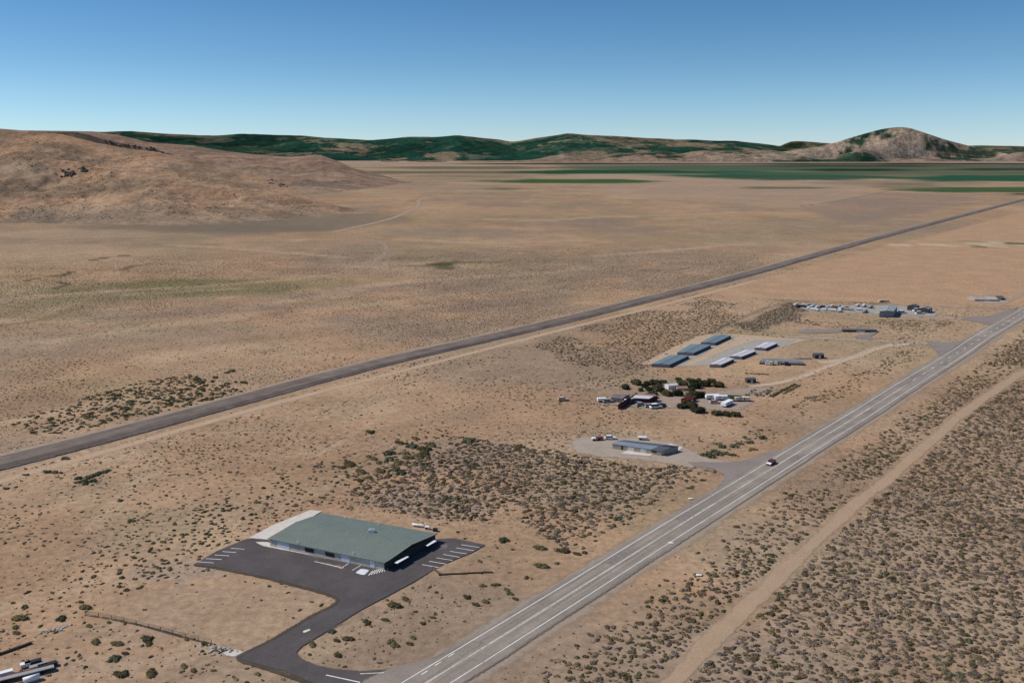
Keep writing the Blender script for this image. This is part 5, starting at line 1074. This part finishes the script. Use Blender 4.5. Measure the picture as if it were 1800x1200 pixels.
for h in (.35, .65, .98):
    m = MB()
    for a, b in zip(fp[:-1], fp[1:]): m.tube((*(a - o0), h), (*(b - o0), h), .03, n=4)
    m.build('wire', M_TRIM, root)
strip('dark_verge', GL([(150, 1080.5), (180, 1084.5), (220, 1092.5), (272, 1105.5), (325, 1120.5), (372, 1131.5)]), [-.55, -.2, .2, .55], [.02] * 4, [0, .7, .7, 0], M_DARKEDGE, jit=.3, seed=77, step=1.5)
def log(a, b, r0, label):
    q = (G(*a) + G(*b)) / 2; root = empty('pole_and_shadow_log', (*q, 0)); tag(root, label, 'pole')
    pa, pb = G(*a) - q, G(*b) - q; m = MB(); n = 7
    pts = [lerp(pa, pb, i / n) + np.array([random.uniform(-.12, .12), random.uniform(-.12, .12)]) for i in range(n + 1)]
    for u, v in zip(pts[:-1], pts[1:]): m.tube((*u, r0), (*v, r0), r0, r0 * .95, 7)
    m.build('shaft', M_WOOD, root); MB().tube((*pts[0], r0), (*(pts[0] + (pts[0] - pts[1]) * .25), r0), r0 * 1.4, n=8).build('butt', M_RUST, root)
log((775, 1010), (866, 1006), .22, 'long dark pole in place of a cast shadow right of the parking stalls'); log((762, 999.5), (773, 1009), .26, 'short dark pole at the end of the long shadow-shaped one')  # long piece is shaped after a standing pole's cast shadow
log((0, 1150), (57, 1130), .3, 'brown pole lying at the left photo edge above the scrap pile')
def boulder_mesh(seed, mat, rough=.35):
    r = random.Random(seed); bm = bmesh.new(); bmesh.ops.create_icosphere(bm, subdivisions=2, radius=1)
    off = [Vector((r.uniform(-1, 1), r.uniform(-1, 1), r.uniform(-1, 1))).normalized() for _ in range(9)]
    for v in bm.verts:
        d = min(.75 + .25 * r.random() * 0 - (v.co.dot(o_) - .62) * rough if v.co.dot(o_) > .62 else 1.0 for o_ in off); v.co *= d * r.uniform(.96, 1.04)
    me = bpy.data.meshes.new('stone'); bm.to_mesh(me); bm.free(); me.materials.append(mat); return me
ST = [boulder_mesh(i, M_STONE) for i in range(4)]; RB = [boulder_mesh(i + 9, M_RUBBLE) for i in range(3)]; RD = [boulder_mesh(i + 19, M_STONE) for i in range(2)]
def rubble(name, label, cat, ctr, n, ex, ey, s0, s1, meshes, z=0.0, rz=0.0, fl=.6):
    root = empty(name, (*ctr, z), rz); tag(root, label, cat)
    for i in range(n):
        o = bpy.data.objects.new('stone', random.choice(meshes)); col.objects.link(o); o.parent = root
        s_ = random.uniform(s0, s1); o.location = (random.gauss(0, ex), random.gauss(0, ey), s_ * fl * .35); o.scale = (s_ * random.uniform(.8, 1.4), s_, s_ * fl); o.rotation_euler = (random.uniform(-.3, .3), random.uniform(-.3, .3), random.uniform(0, 6.28))
rubble('rubble_pile', 'grey and white rubble pile above the scrap in the bottom left', 'rubble', G(98, 1106), 34, 1.9, .5, .18, .5, RB, rz=R(25))
rubble('rubble_pile', 'dark and pale broken concrete beside the tip of the asphalt lane', 'rubble', G(378, 1141), 40, 2.2, .9, .18, .55, RB + RD, rz=R(-12))
rubble('rubble_pile', 'scattered scrap stones along the homestead front yard', 'rubble', G(1135, 712), 22, 6, 1.5, .3, .7, RB + RD)
rubble('rubble_pile', 'reddish grey scrap heap on the pale ground right of the homestead', 'rubble', G(1335, 691), 40, 5, 2.2, .4, 1.1, RD + ST[:1], rz=R(30))
# stone outcrops on the hill slopes
bpy.context.view_layer.update()
def on_hill(px, py):
    u, v = (px - 900) / FOC, (py - 600) / FOC; d = Vector((u, CP - v * SP, -SP - v * CP)).normalized(); best = None
    for nm in ('hill', 'ridge', 'far_hill'):
        hit, p, nrm, i = bpy.data.objects[nm].ray_cast(Vector((0, 0, CAM_H)), d)
        if hit and (best is None or p.length < best.length): best = p.copy()
    return best
for px, py, n, ex, ey, s0, s1, lab in [(119, 306, 26, 9, 7, 2, 5, 'dark rock outcrop on the near hill, left of two'), (148, 298, 18, 8, 5, 2, 4.5, 'dark rock outcrop on the near hill, right of two'), (237, 256, 26, 20, 6, 3, 6, 'dark rock band along the crest behind the near hill'), (268, 262.5, 16, 9, 4, 3, 6, 'dark rock knob at the right end of the crest band'), (200, 250, 20, 16, 6, 2.5, 5, 'dark rock band at the upper left of the crest'), (497, 325, 18, 9, 5, 1.5, 4, 'dark rock outcrop on the right shoulder of the near hill'), (243, 277, 14, 12, 4, 1, 2.4, 'faint grey rock patch on the upper slope of the near hill'), (480, 318, 12, 8, 4, 1.5, 3, 'small rock patch left of the right shoulder outcrop')]:
    p = on_hill(px, py)
    if p is None: continue
    root = empty('rock_outcrop', p); tag(root, lab, 'rocks')
    for i in range(n):
        a = on_hill(px + random.gauss(0, ex * .75), py + random.gauss(0, ey * .45))
        if a is None or (a - p).length > 120: continue
        o = bpy.data.objects.new('rock', random.choice(ST)); col.objects.link(o); o.parent = root; s_ = random.uniform(s0, s1)
        o.location = a - p; o.scale = (s_ * random.uniform(.8, 1.6), s_, s_ * .7); o.rotation_euler = (random.uniform(-.4, .4), random.uniform(-.4, .4), random.uniform(0, 6.28))
# scattered low brush on the hill slopes
hx, hy, hz, hsz, hk = [], [], [], [], []
for q in range(5200):
    px = random.uniform(0, 560); py = random.uniform(235, 385)
    if px > 60 and py < 236 + (px - 60) * .24: continue
    p = on_hill(px, py)
    if p is None: continue
    if vnoise(np.array([px / 45.]), np.array([py / 22.]), 91)[0] < random.uniform(.2, .7): continue
    hx.append(p.x); hy.append(p.y); hz.append(p.z - .1); hsz.append(random.uniform(.7, 1.7)); hk.append(random.choice((0, 2, 5, 4)))
tag(scatter('hillside_brush', np.array(hx), np.array(hy), np.array(hz), np.array(hsz), np.array(hk)), 'dark low brush dotted over the dry hillside', None, None, 'stuff')
# litter along the road
for px, py, lab in [(1179, 955, 'white sheet of litter on the right edge of the highway'), (1228, 1011.5, 'white litter scrap in the scrub right of the highway'), (1214, 877, 'small white scrap left of the highway')]:
    root = empty('litter', (*G(px, py), .25)); tag(root, lab, 'litter')
    MB().add([(-.8, -.3, 0), (.7, -.4, .05), (.9, .3, .02), (-.5, .35, .12), (0, 0, .22)], [(0, 1, 4), (1, 2, 4), (2, 3, 4), (3, 0, 4)]).build('sheet', M_WHITE, root)
